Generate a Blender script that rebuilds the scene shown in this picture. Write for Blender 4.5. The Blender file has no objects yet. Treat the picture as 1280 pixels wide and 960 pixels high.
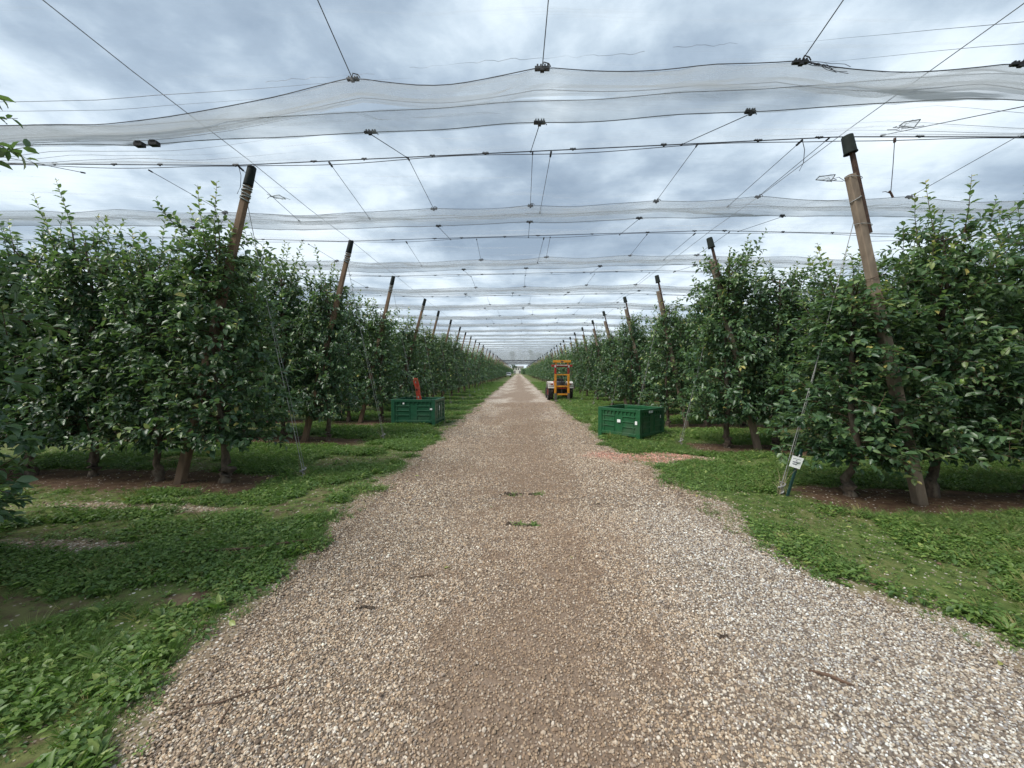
import bpy, math, random
import numpy as np
from mathutils import Vector, Matrix
R = math.radians
scn = bpy.context.scene
col = scn.collection

# ------------------------------------------------------------------ camera, world, sun, exposure
F_PX, W_PX = 481.0, 1280.0
HORIZON, VANISH = 465.0, 648.0
CAM_H = 1.6
cam_d = bpy.data.cameras.new('camera')
cam = bpy.data.objects.new('camera', cam_d); col.objects.link(cam)
cam_d.sensor_width = 36.0
cam_d.lens = 36.0 * F_PX / W_PX
cam_d.clip_start = 0.05; cam_d.clip_end = 6000
cam.location = (0, 0, CAM_H)
pitch = math.atan((480 - HORIZON) / F_PX)
yaw = math.atan((VANISH - 640) / F_PX)
cam.rotation_euler = (math.pi / 2 - pitch, 0, yaw)
scn.camera = cam

SUN_EL, SUN_AZ = 52.0, -118.0        # azimuth clockwise from +Y (road direction)
sd = bpy.data.lights.new('sun', 'SUN'); sun = bpy.data.objects.new('sun', sd); col.objects.link(sun)
sd.energy = 2.7; sd.angle = R(25); sd.color = (1.0, 0.96, 0.90)
dv = Vector((math.sin(R(SUN_AZ)) * math.cos(R(SUN_EL)), math.cos(R(SUN_AZ)) * math.cos(R(SUN_EL)), math.sin(R(SUN_EL))))
sun.rotation_euler = (-dv).to_track_quat('-Z', 'Y').to_euler()

world = bpy.data.worlds.new('World'); scn.world = world; world.use_nodes = True
wt = world.node_tree; wt.nodes.clear()
def N(t, typ, **kw):
    n = t.nodes.new(typ)
    for k, v in kw.items():
        if k.startswith('i_'):
            key = k[2:]
            key = int(key) if key.isdigit() else key.replace('_', ' ')
            n.inputs[key].default_value = v
        else: setattr(n, k, v)
    return n
def L(t, a, b): t.links.new(a, b)
def ramp(t, pts, fac=None, interp='LINEAR'):
    n = t.nodes.new('ShaderNodeValToRGB'); n.color_ramp.interpolation = interp
    e = n.color_ramp.elements
    while len(e) < len(pts): e.new(0.5)
    for q, (p, c) in zip(e, pts):
        q.position = p; q.color = (c[0], c[1], c[2], 1) if not isinstance(c, (int, float)) else (c, c, c, 1)
    if fac is not None: L(t, fac, n.inputs[0])
    return n
def M2(t, op, a, b=None, clamp=False):
    n = t.nodes.new('ShaderNodeMath'); n.operation = op; n.use_clamp = clamp
    for i, v in enumerate((a, b)):
        if v is None: continue
        if isinstance(v, (int, float)): n.inputs[i].default_value = v
        else: L(t, v, n.inputs[i])
    return n.outputs[0]
def mixc(t, fac, a, b, mode='MIX'):
    n = t.nodes.new('ShaderNodeMix'); n.data_type = 'RGBA'; n.blend_type = mode
    for i, v in ((0, fac), (6, a), (7, b)):
        if isinstance(v, (int, float)): n.inputs[i].default_value = v
        elif isinstance(v, tuple): n.inputs[i].default_value = (v[0], v[1], v[2], 1)
        else: L(t, v, n.inputs[i])
    return n.outputs[2]
sky = N(wt, 'ShaderNodeTexSky', sky_type='NISHITA'); sky.sun_disc = False
sky.sun_elevation = R(SUN_EL); sky.sun_rotation = R(SUN_AZ)
bgA = N(wt, 'ShaderNodeBackground'); bgA.inputs[1].default_value = 0.09; L(wt, sky.outputs[0], bgA.inputs[0])
tc = N(wt, 'ShaderNodeTexCoord'); sx = N(wt, 'ShaderNodeSeparateXYZ'); L(wt, tc.outputs['Generated'], sx.inputs[0])
zc = M2(wt, 'MAXIMUM', sx.outputs[2], 0.0)
den = M2(wt, 'ADD', zc, 0.16)
px = M2(wt, 'DIVIDE', sx.outputs[0], den); py = M2(wt, 'DIVIDE', sx.outputs[1], den)
cb = N(wt, 'ShaderNodeCombineXYZ'); L(wt, px, cb.inputs[0]); L(wt, py, cb.inputs[1])
mp = N(wt, 'ShaderNodeMapping'); mp.inputs['Rotation'].default_value = (0, 0, R(24)); mp.inputs['Scale'].default_value = (0.95, 1.05, 1); mp.inputs['Location'].default_value = (3.3, 1.9, 0)
L(wt, cb.outputs[0], mp.inputs[0])
n1 = N(wt, 'ShaderNodeTexNoise'); n1.inputs['Scale'].default_value = 0.95; n1.inputs['Detail'].default_value = 9; n1.inputs['Roughness'].default_value = 0.56; n1.inputs['Distortion'].default_value = 0.15
L(wt, mp.outputs[0], n1.inputs['Vector'])
n2 = N(wt, 'ShaderNodeTexNoise'); n2.inputs['Scale'].default_value = 3.0; n2.inputs['Detail'].default_value = 8; n2.inputs['Roughness'].default_value = 0.55; n2.inputs['Distortion'].default_value = 0.25
L(wt, mp.outputs[0], n2.inputs['Vector'])
cl = M2(wt, 'ADD', M2(wt, 'MULTIPLY', n1.outputs[0], 0.68), M2(wt, 'MULTIPLY', n2.outputs[0], 0.32))
cr = ramp(wt, [(0.38, (0.205, 0.270, 0.350)), (0.45, (0.290, 0.365, 0.450)), (0.505, (0.42, 0.505, 0.585)), (0.555, (0.58, 0.665, 0.735)), (0.64, (0.69, 0.76, 0.81))], cl)
hz = M2(wt, 'SUBTRACT', 1.0, M2(wt, 'MULTIPLY', zc, 5.0), clamp=True)
cc = mixc(wt, M2(wt, 'MULTIPLY', hz, 0.55), cr.outputs[0], (0.60, 0.68, 0.76))
bgB = N(wt, 'ShaderNodeBackground'); bgB.inputs[1].default_value = 0.88; L(wt, cc, bgB.inputs[0])
mx = N(wt, 'ShaderNodeMixShader'); mx.inputs[0].default_value = 0.93
L(wt, bgA.outputs[0], mx.inputs[1]); L(wt, bgB.outputs[0], mx.inputs[2])
wo = N(wt, 'ShaderNodeOutputWorld'); L(wt, mx.outputs[0], wo.inputs[0])

scn.view_settings.view_transform = 'Standard'; scn.view_settings.look = 'None'
scn.view_settings.exposure = 0.84; scn.view_settings.gamma = 1.0
scn.render.engine = 'CYCLES'
scn.cycles.max_bounces = 6; scn.cycles.diffuse_bounces = 3; scn.cycles.transparent_max_bounces = 40
scn.cycles.glossy_bounces = 2; scn.cycles.transmission_bounces = 3
scn.cycles.use_denoising = True

rng = np.random.default_rng(7)
random.seed(7)
def U(a, b): return random.uniform(a, b)

# ------------------------------------------------------------------ numpy noise
def _hash(ix, iy, s):
    h = (ix.astype(np.int64) * 374761393 + iy.astype(np.int64) * 668265263 + s * 1442695041) & 0xffffffff
    h = ((h ^ (h >> 13)) * 1274126177) & 0xffffffff
    h = h ^ (h >> 16)
    return (h & 0xffff) / 65535.0
def vnoise(x, y, s=0):
    x = np.asarray(x, float); y = np.asarray(y, float)
    x0 = np.floor(x); y0 = np.floor(y); fx = x - x0; fy = y - y0
    fx = fx * fx * (3 - 2 * fx); fy = fy * fy * (3 - 2 * fy)
    a = _hash(x0, y0, s); b = _hash(x0 + 1, y0, s); c = _hash(x0, y0 + 1, s); d = _hash(x0 + 1, y0 + 1, s)
    return (a * (1 - fx) + b * fx) * (1 - fy) + (c * (1 - fx) + d * fx) * fy
def fbm(x, y, s=0, o=3):
    v = 0; a = 0.5; t = 0
    for i in range(o):
        v = v + a * vnoise(np.asarray(x) * 2 ** i, np.asarray(y) * 2 ** i, s + i * 17); t += a; a *= 0.5
    return v / t
def sstep(a, b, x):
    t = np.clip((np.asarray(x, float) - a) / (b - a), 0, 1); return t * t * (3 - 2 * t)

# ------------------------------------------------------------------ layout functions
ROW0, PITCH, SKEW, NROWS = 5.2, 3.25, 0.066, 60
def row_y(k, x): return ROW0 + PITCH * k - SKEW * x
def xL(y):
    y = np.asarray(y, float)
    return -1.86 + 0.55 * np.exp(-np.maximum(y - 0.6, 0) / 0.9) + (fbm(y * 0.9, 3.1, 5) - .5) * 0.26 * np.clip(y / 4, .5, 1) - 0.06 * sstep(14, 30, y)
def xR(y):
    y = np.asarray(y, float)
    return 1.86 + 0.42 * sstep(9, 4, y) + 0.75 * sstep(3.6, 1.2, y) + (fbm(y * 0.8, 7.7, 9) - .5) * 0.28
def ground_h(x, y):
    x = np.asarray(x, float); y = np.asarray(y, float)
    inside = np.minimum(x - xL(y), xR(y) - x)
    off = sstep(0.0, 0.8, -inside)
    h = (fbm(x * 1.1, y * 1.1, 21) - .5) * 0.10 * off * sstep(70, 30, np.abs(y))
    h += (fbm(x * 0.9, y * 0.7, 31) - .5) * 0.035 * (1 - off) * sstep(120, 60, np.abs(y))
    h -= 0.015 * np.exp(-((x + 0.85) / 0.28) ** 2) + 0.015 * np.exp(-((x - 0.95) / 0.28) ** 2)
    return h
def row_dist(x, y):
    t = (np.asarray(y, float) + SKEW * np.asarray(x, float) - ROW0) / PITCH
    return np.abs(t - np.round(t)) * PITCH
def veg_map(x, y):      # 0..1 how much green grows here
    x = np.asarray(x, float); y = np.asarray(y, float)
    out = np.maximum(xL(y) - x, x - xR(y))
    side = x < 0
    v = sstep(-0.12, np.where(side, 0.30, 0.35), out + (fbm(x * 1.9, y * 1.9, 41, 4) - .5) * 0.85)
    rd = row_dist(x, y)
    strip = sstep(0.62, 0.38, rd + (fbm(x * 2, y * 2, 51) - .5) * 0.3) * sstep(3.3, 3.9, np.abs(x))
    v = v * (1 - strip)
    bare = sstep(0.0, 0.07, -np.where(side, .56, .58) + fbm(x * 0.95, y * 1.6, 61))
    v = v * (1 - np.where(side, .75, .5) * bare)
    v = v * (1 - gravel_patch(x, y))
    v = v * (1 - sstep(0.5, 0.2, np.hypot((x + 2.35) / 0.6, (y - 2.65) / 0.45)))
    return np.clip(v, 0, 1)
def gravel_patch(x, y):
    x = np.asarray(x, float); y = np.asarray(y, float); n = (fbm(x * 3, y * 3, 71) - .5) * 0.5
    def e(cx, cy, rx, ry): return sstep(1.15, 0.7, np.hypot((x - cx) / rx, (y - cy) / ry) + n)
    return np.maximum.reduce([e(-4.6, 4.42, 1.25, .13), e(-4.2, 3.42, .8, .16), e(2.4, 4.5, .15, .4), e(2.55, 7.2, .75, .38), e(3.3, 7.2, .5, .25)])
def pink_map(x, y):
    n = (fbm(np.asarray(x) * 2, np.asarray(y) * 2, 81) - .5) * 0.8
    return sstep(1.2, 0.6, np.hypot((np.asarray(x) - 2.4) / 1.15, (np.asarray(y) - 7.35) / 0.7) + n)
def dirt_map(x, y):     # brownness of the gravel
    x = np.asarray(x, float); y = np.asarray(y, float)
    c = np.exp(-((x - 0.2 - .25 * (fbm(y * .5, 2.2, 7) - .5)) / 0.65) ** 2) * 1.1
    n = fbm(x * 1.3, y * 0.9, 91, 4)
    n5 = fbm(x * 4, y * 4, 97, 4)
    d = c * (0.25 + 1.0 * n) + .75 * sstep(.54, .70, n5) * (.35 + c) + sstep(0.56, 0.72, fbm(x * 0.9 + 9, y * 0.5, 95, 4)) * 0.5
    far = sstep(5, 14, y) * sstep(0.46, 0.62, fbm(x * 1.1, y * 0.55, 99, 4)) * np.exp(-((x + 0.1) / 1.5) ** 2) * 1.2
    edge = sstep(0.45, 0.0, np.minimum(x - xL(y), xR(y) - x)) * 0.35
    return np.clip(d + 0.8 * far + edge - 0.25 * sstep(1.0, 1.8, x) * sstep(5, 3, y), 0, 1)

# ------------------------------------------------------------------ mesh helpers
class MB:
    def __init__(s): s.v = []; s.f = []
    def box(s, c, size, rot=None, taper=1.0):
        hx, hy, hz = size[0] / 2, size[1] / 2, size[2] / 2; b = len(s.v)
        for z in (-1, 1):
            t = taper if z > 0 else 1
            for x, y in ((-1, -1), (1, -1), (1, 1), (-1, 1)):
                p = Vector((x * hx * t, y * hy * t, z * hz))
                if rot is not None: p = rot @ p
                s.v.append(tuple(p + Vector(c)))
        for q in ((0, 3, 2, 1), (4, 5, 6, 7), (0, 1, 5, 4), (1, 2, 6, 5), (2, 3, 7, 6), (3, 0, 4, 7)):
            s.f.append(tuple(b + i for i in q))
        return s
    def tube(s, pts, r, n=6, cap=True, prof=None):
        pts = [Vector(p) for p in pts]; b = len(s.v)
        for i, p in enumerate(pts):
            t = (pts[min(i + 1, len(pts) - 1)] - pts[max(i - 1, 0)]).normalized()
            up = Vector((0, 0, 1)) if abs(t.z) < 0.95 else Vector((1, 0, 0))
            a = t.cross(up).normalized(); c = a.cross(t)
            rr = r[i] if isinstance(r, (list, tuple)) else r
            for j in range(n):
                th = 2 * math.pi * (j + 0.5) / n
                s.v.append(tuple(p + (a * math.cos(th) + c * math.sin(th)) * rr))
        for i in range(len(pts) - 1):
            for j in range(n):
                q = b + i * n; s.f.append((q + j, q + (j + 1) % n, q + n + (j + 1) % n, q + n + j))
        if cap:
            s.f.append(tuple(b + j for j in reversed(range(n)))); e = b + (len(pts) - 1) * n
            s.f.append(tuple(e + j for j in range(n)))
        return s
    def prism(s, poly, h0, h1, axis='z'):
        b = len(s.v); n = len(poly)
        for h in (h0, h1):
            for p in poly:
                s.v.append({'z': (p[0], p[1], h), 'x': (h, p[0], p[1]), 'y': (p[0], h, p[1])}[axis])
        s.f.append(tuple(b + i for i in reversed(range(n)))); s.f.append(tuple(b + n + i for i in range(n)))
        for i in range(n): s.f.append((b + i, b + (i + 1) % n, b + n + (i + 1) % n, b + n + i))
        return s
    def lathe(s, prof, n=24, axis='z', c=(0, 0, 0)):
        b = len(s.v); m = len(prof)
        for j in range(n):
            th = 2 * math.pi * j / n
            for r, h in prof:
                p = (r * math.cos(th), r * math.sin(th), h) if axis == 'z' else (h, r * math.cos(th), r * math.sin(th))
                s.v.append((p[0] + c[0], p[1] + c[1], p[2] + c[2]))
        for j in range(n):
            for i in range(m - 1):
                s.f.append((b + j * m + i, b + ((j + 1) % n) * m + i, b + ((j + 1) % n) * m + i + 1, b + j * m + i + 1))
        return s
    def mesh(s, name, mat, smooth=False):
        me = bpy.data.meshes.new(name); me.from_pydata(s.v, [], s.f); me.materials.append(mat)
        me.validate()
        if smooth:
            me.polygons.foreach_set('use_smooth', [True] * len(me.polygons))
        me.update(); return me
    def build(s, name, mat, parent=None, smooth=False, bevel=0):
        o = link(name, s.mesh(name, mat, smooth), parent)
        if bevel:
            m = o.modifiers.new('bevel', 'BEVEL'); m.width = bevel; m.segments = 2; m.limit_method = 'ANGLE'
        return o
def link(name, data, parent=None, loc=None):
    o = bpy.data.objects.new(name, data); col.objects.link(o)
    if parent is not None: o.parent = parent
    if loc is not None: o.location = loc
    return o
def thing(name, label, cat, loc=(0, 0, 0), rz=0, group=None):
    o = link(name, None); o.location = loc; o.rotation_euler = (0, 0, rz); o.empty_display_size = 0.1
    return tag(o, label, cat, group)
def tag(o, label, cat, group=None, kind=None):
    o['label'] = label; o['category'] = cat
    if group: o['group'] = group
    if kind: o['kind'] = kind
    return o
def struct(o, label, cat):
    o['kind'] = 'structure'; o['label'] = label; o['category'] = cat; return o
def np_mesh(name, V, T, mat, attrs=None, smooth=False):
    """V (n,3), T list of index arrays (m,3) or (m,4)."""
    me = bpy.data.meshes.new(name)
    if not isinstance(T, list): T = [T]
    li = np.concatenate([t.reshape(-1) for t in T]).astype(np.int32)
    tot = np.concatenate([np.full(len(t), t.shape[1], np.int32) for t in T])
    st = np.concatenate([[0], np.cumsum(tot)[:-1]]).astype(np.int32)
    me.vertices.add(len(V)); me.vertices.foreach_set('co', np.asarray(V, np.float32).reshape(-1))
    me.loops.add(len(li)); me.loops.foreach_set('vertex_index', li)
    me.polygons.add(len(tot)); me.polygons.foreach_set('loop_start', st); me.polygons.foreach_set('loop_total', tot)
    if smooth: me.polygons.foreach_set('use_smooth', np.ones(len(tot), bool))
    for k, a in (attrs or {}).items():
        at = me.attributes.new(k, 'FLOAT', 'POINT'); at.data.foreach_set('value', np.asarray(a, np.float32).reshape(-1))
    me.materials.append(mat); me.update(calc_edges=True); me.validate()
    return me

# ------------------------------------------------------------------ materials
def new_mat(name):
    m = bpy.data.materials.new(name); m.use_nodes = True; t = m.node_tree; t.nodes.clear()
    o = N(t, 'ShaderNodeOutputMaterial'); b = N(t, 'ShaderNodeBsdfPrincipled'); L(t, b.outputs[0], o.inputs[0])
    return m, t, b, o
def surf(name, c, c2=None, rough=0.7, metal=0.0, scale=12, bump=0.15, detail=6, dirt=None, spec=0.4, stretch=None):
    m, t, b, o = new_mat(name)
    tx = N(t, 'ShaderNodeTexCoord'); vec = tx.outputs['Object']
    if stretch:
        mpn = N(t, 'ShaderNodeMapping'); mpn.inputs['Scale'].default_value = stretch; L(t, vec, mpn.inputs[0]); vec = mpn.outputs[0]
    n = N(t, 'ShaderNodeTexNoise'); n.inputs['Scale'].default_value = scale; n.inputs['Detail'].default_value = detail; L(t, vec, n.inputs['Vector'])
    r = ramp(t, [(0.3, c2 or tuple(v * 0.75 for v in c)), (0.7, c)], n.outputs[0]); cout = r.outputs[0]
    if dirt:
        n3 = N(t, 'ShaderNodeTexNoise'); n3.inputs['Scale'].default_value = scale * 0.35; n3.inputs['Detail'].default_value = 8; L(t, vec, n3.inputs['Vector'])
        dr = ramp(t, [(0.5, 0.0), (0.68, 0.8)], n3.outputs[0]); cout = mixc(t, dr.outputs[0], cout, dirt)
    L(t, cout, b.inputs['Base Color']); b.inputs['Roughness'].default_value = rough; b.inputs['Metallic'].default_value = metal
    b.inputs['Specular IOR Level'].default_value = spec
    bp = N(t, 'ShaderNodeBump'); bp.inputs['Strength'].default_value = bump; bp.inputs['Distance'].default_value = 0.01
    L(t, n.outputs[0], bp.inputs['Height']); L(t, bp.outputs[0], b.inputs['Normal'])
    return m
M = {}
M['concrete'] = surf('weathered_concrete', (0.27, 0.21, 0.155), (0.16, 0.12, 0.09), 0.9, scale=14, bump=0.5, dirt=(0.11, 0.09, 0.065), stretch=(1, 1, .35))
M['concrete_warm'] = surf('brown_weathered_post', (0.21, 0.14, 0.09), (0.12, 0.078, 0.05), 0.9, scale=12, bump=0.5, dirt=(0.08, 0.06, 0.045), stretch=(1, 1, .3))
M['rusty'] = surf('rusty_steel', (0.085, 0.045, 0.03), (0.04, 0.025, 0.018), 0.8, scale=25, bump=0.4)
M['cap'] = surf('black_plastic_cap', (0.010, 0.016, 0.013), (0.006, 0.008, 0.007), 0.8, scale=20, bump=0.2, spec=.2)
M['black'] = surf('black_plastic', (0.012, 0.012, 0.013), rough=0.5, scale=30, bump=0.1)
M['wire'] = surf('galvanised_wire', (0.20, 0.20, 0.21), (0.10, 0.10, 0.11), 0.5, metal=0.5, scale=40, bump=0.1)
M['tie'] = surf('pale_wire_tie', (0.38, 0.38, 0.36), (0.22, 0.22, 0.22), 0.6, metal=0.2, scale=40)
M['darkwire'] = surf('dark_rope', (0.035, 0.035, 0.042), (0.02, 0.02, 0.025), 0.7, scale=60)
M['film'] = surf('grey_plastic_film', (0.35, 0.38, 0.38), (0.16, 0.18, 0.18), 0.4, scale=30, bump=0.6)
M['bin'] = surf('green_bin_plastic', (0.012, 0.092, 0.032), (0.009, 0.066, 0.023), 0.45, scale=6, bump=0.05, dirt=(0.045, 0.085, 0.045), spec=0.5)
M['bin_blue'] = surf('bluish_green_bin_plastic', (0.016, 0.092, 0.046), (0.011, 0.066, 0.033), 0.42, scale=6, bump=0.05, dirt=(0.035, 0.09, 0.05), spec=0.5)
M['label'] = surf('white_paper_label', (0.78, 0.78, 0.76), (0.66, 0.67, 0.66), 0.6, scale=30, bump=0.02)
M['card'] = surf('white_sign_card', (0.86, 0.87, 0.86), (0.80, 0.81, 0.80), 0.5, scale=8, bump=0.02)
M['ink'] = surf('grey_ink', (0.10, 0.10, 0.15), (0.07, 0.07, 0.10), 0.6, scale=30, bump=0)
M['stake'] = surf('dark_green_stake', (0.012, 0.045, 0.038), (0.008, 0.03, 0.026), 0.5, scale=20)
M['red'] = surf('orange_red_plastic', (0.62, 0.075, 0.035), (0.42, 0.05, 0.03), 0.5, scale=14, bump=0.3, dirt=(0.45, 0.22, 0.16))
M['yellow'] = surf('orange_yellow_paint', (0.66, 0.275, 0.022), (0.48, 0.19, 0.016), 0.45, scale=9, bump=0.1, dirt=(0.26, 0.11, 0.03))
M['redpaint'] = surf('red_paint', (0.36, 0.022, 0.02), (0.22, 0.014, 0.012), 0.45, scale=9, bump=0.1, dirt=(0.12, 0.05, 0.03))
M['fender'] = surf('off_white_paint', (0.58, 0.56, 0.52), (0.42, 0.40, 0.37), 0.5, scale=7, bump=0.1, dirt=(0.25, 0.20, 0.15))
M['tyre'] = surf('dusty_rubber', (0.035, 0.033, 0.030), (0.018, 0.017, 0.016), 0.85, scale=12, bump=0.4, dirt=(0.09, 0.075, 0.06))
M['machine'] = surf('oily_black_metal', (0.045, 0.042, 0.04), (0.02, 0.018, 0.017), 0.6, metal=0.3, scale=12, bump=0.3, dirt=(0.08, 0.06, 0.04))
M['steel'] = surf('worn_fork_steel', (0.22, 0.20, 0.18), (0.12, 0.10, 0.08), 0.45, metal=0.7, scale=15, bump=0.3)
M['seat'] = surf('black_vinyl', (0.02, 0.02, 0.02), rough=0.5, scale=20)
M['car'] = surf('silver_car_paint', (0.50, 0.52, 0.54), (0.45, 0.47, 0.49), 0.3, metal=0.4, scale=2, bump=0.0)
M['glass'] = surf('dark_car_glass', (0.02, 0.025, 0.03), rough=0.08, scale=2, bump=0, spec=0.8)
M['taillight'] = surf('red_lens', (0.30, 0.01, 0.01), rough=0.2, scale=2, bump=0)
M['plaster'] = surf('cream_plaster', (0.62, 0.60, 0.54), (0.52, 0.50, 0.45), 0.9, scale=0.6, bump=0.1)
M['roof'] = surf('grey_roof', (0.22, 0.21, 0.21), (0.16, 0.15, 0.15), 0.8, scale=1)
M['bark'] = surf('apple_bark', (0.15, 0.115, 0.085), (0.055, 0.04, 0.03), 0.95, scale=28, bump=1.0, dirt=(0.20, 0.17, 0.13), stretch=(1, 1, .5))
M['twig'] = surf('brown_twig', (0.14, 0.085, 0.055), (0.07, 0.045, 0.03), 0.9, scale=40)
M['drygrass'] = surf('dry_stems', (0.36, 0.29, 0.19), (0.22, 0.17, 0.11), 0.9, scale=30)
M['clod'] = surf('dark_soil_clod', (0.09, 0.065, 0.045), (0.035, 0.026, 0.02), 1.0, scale=40, bump=1.0)
M['apple'] = surf('green_apple_skin', (0.26, 0.36, 0.10), (0.18, 0.28, 0.07), 0.35, scale=10, bump=0.02)
M['tarp'] = surf('dark_tarp', (0.10, 0.10, 0.105), (0.05, 0.05, 0.055), 0.6, scale=8, bump=0.6)

def leaf_material(name, stops, under, inst_attr=False, rough=0.42, trans=0.22):
    m, t, b, o = new_mat(name)
    at = N(t, 'ShaderNodeAttribute', attribute_name='tint')
    oi = N(t, 'ShaderNodeObjectInfo')
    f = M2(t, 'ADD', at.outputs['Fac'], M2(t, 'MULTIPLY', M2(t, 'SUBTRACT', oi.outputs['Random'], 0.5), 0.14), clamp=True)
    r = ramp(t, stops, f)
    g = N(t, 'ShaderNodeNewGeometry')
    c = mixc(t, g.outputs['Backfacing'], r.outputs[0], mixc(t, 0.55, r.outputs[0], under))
    L(t, c, b.inputs['Base Color']); b.inputs['Roughness'].default_value = rough; b.inputs['Specular IOR Level'].default_value = 0.45
    tr = N(t, 'ShaderNodeBsdfTranslucent'); L(t, mixc(t, 1.0, c, (1.5, 2.0, 0.7), 'MULTIPLY'), tr.inputs[0])
    ms = N(t, 'ShaderNodeMixShader'); ms.inputs[0].default_value = trans
    L(t, b.outputs[0], ms.inputs[1]); L(t, tr.outputs[0], ms.inputs[2]); L(t, ms.outputs[0], o.inputs[0])
    return m
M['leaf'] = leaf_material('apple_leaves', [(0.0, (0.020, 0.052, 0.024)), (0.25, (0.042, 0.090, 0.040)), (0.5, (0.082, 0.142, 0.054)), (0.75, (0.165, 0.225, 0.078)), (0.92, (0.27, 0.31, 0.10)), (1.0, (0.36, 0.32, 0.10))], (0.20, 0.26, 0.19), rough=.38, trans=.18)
M['weed'] = leaf_material('weed_leaves', [(0.0, (0.040, 0.090, 0.020)), (0.45, (0.098, 0.168, 0.038)), (0.8, (0.185, 0.255, 0.062)), (1.0, (0.25, 0.29, 0.08))], (0.13, 0.20, 0.09), rough=0.5, trans=0.25)
M['grass'] = leaf_material('grass_blades', [(0.0, (0.060, 0.115, 0.025)), (0.5, (0.115, 0.190, 0.042)), (0.75, (0.20, 0.23, 0.075)), (1.0, (0.36, 0.30, 0.14))], (0.14, 0.20, 0.08), rough=0.6, trans=0.2)

def ground_material():
    m, t, b, o = new_mat('orchard_ground')
    veg = N(t, 'ShaderNodeAttribute', attribute_name='veg').outputs['Fac']
    grv = N(t, 'ShaderNodeAttribute', attribute_name='gravel').outputs['Fac']
    tx = N(t, 'ShaderNodeTexCoord'); v = tx.outputs['Object']
    n1 = N(t, 'ShaderNodeTexNoise'); n1.inputs['Scale'].default_value = 9; n1.inputs['Detail'].default_value = 10; n1.inputs['Roughness'].default_value = 0.7; L(t, v, n1.inputs['Vector'])
    n2 = N(t, 'ShaderNodeTexNoise'); n2.inputs['Scale'].default_value = 1.3; n2.inputs['Detail'].default_value = 8; L(t, v, n2.inputs['Vector'])
    soil = ramp(t, [(0.3, (0.065, 0.042, 0.027)), (0.5, (0.125, 0.085, 0.055)), (0.72, (0.24, 0.175, 0.115))], n1.outputs[0])
    moss = ramp(t, [(0.32, (0.035, 0.052, 0.014)), (0.5, (0.080, 0.118, 0.030)), (0.7, (0.15, 0.175, 0.055))], n1.outputs[0])
    moss2 = mixc(t, ramp(t, [(0.45, 0.0), (0.65, 0.55)], n2.outputs[0]).outputs[0], moss.outputs[0], (0.15, 0.13, 0.06))
    vm = M2(t, 'ADD', veg, M2(t, 'MULTIPLY', M2(t, 'SUBTRACT', n1.outputs[0], 0.5), 1.2), clamp=True)
    vm = ramp(t, [(0.05, 0.0), (0.32, 1.0)], vm).outputs[0]
    c = mixc(t, vm, soil.outputs[0], moss2)
    sh = N(t, 'ShaderNodeAttribute', attribute_name='strip').outputs['Fac']; c = mixc(t, M2(t, 'MULTIPLY', sh, .75), c, mixc(t, 1.0, c, (0.55, 0.45, 0.40), 'MULTIPLY'))
    # gravel speckle spilling over from the road
    vo = N(t, 'ShaderNodeTexVoronoi'); vo.inputs['Scale'].default_value = 42; L(t, v, vo.inputs['Vector'])
    sep = N(t, 'ShaderNodeSeparateColor'); L(t, vo.outputs['Color'], sep.inputs[0])
    peb = ramp(t, [(0.0, (0.12, 0.09, 0.07)), (0.5, (0.30, 0.25, 0.20)), (1.0, (0.60, 0.56, 0.50))], sep.outputs[0])
    pm = M2(t, 'GREATER_THAN', grv, sep.outputs[1])
    pm = M2(t, 'MULTIPLY', pm, M2(t, 'LESS_THAN', vo.outputs['Distance'], 0.42))
    gt = ramp(t, [(.25, 0.0), (.8, .75)], grv).outputs[0]
    c = mixc(t, gt, c, mixc(t, n1.outputs[0], (0.15, 0.11, 0.07), (0.34, 0.27, 0.19)))
    c = mixc(t, pm, c, peb.outputs[0])
    L(t, c, b.inputs['Base Color']); b.inputs['Roughness'].default_value = 0.95; b.inputs['Specular IOR Level'].default_value = 0.2
    bp = N(t, 'ShaderNodeBump'); bp.inputs['Strength'].default_value = 0.8; bp.inputs['Distance'].default_value = 0.03
    L(t, n1.outputs[0], bp.inputs['Height']); L(t, bp.outputs[0], b.inputs['Normal'])
    return m
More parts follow.
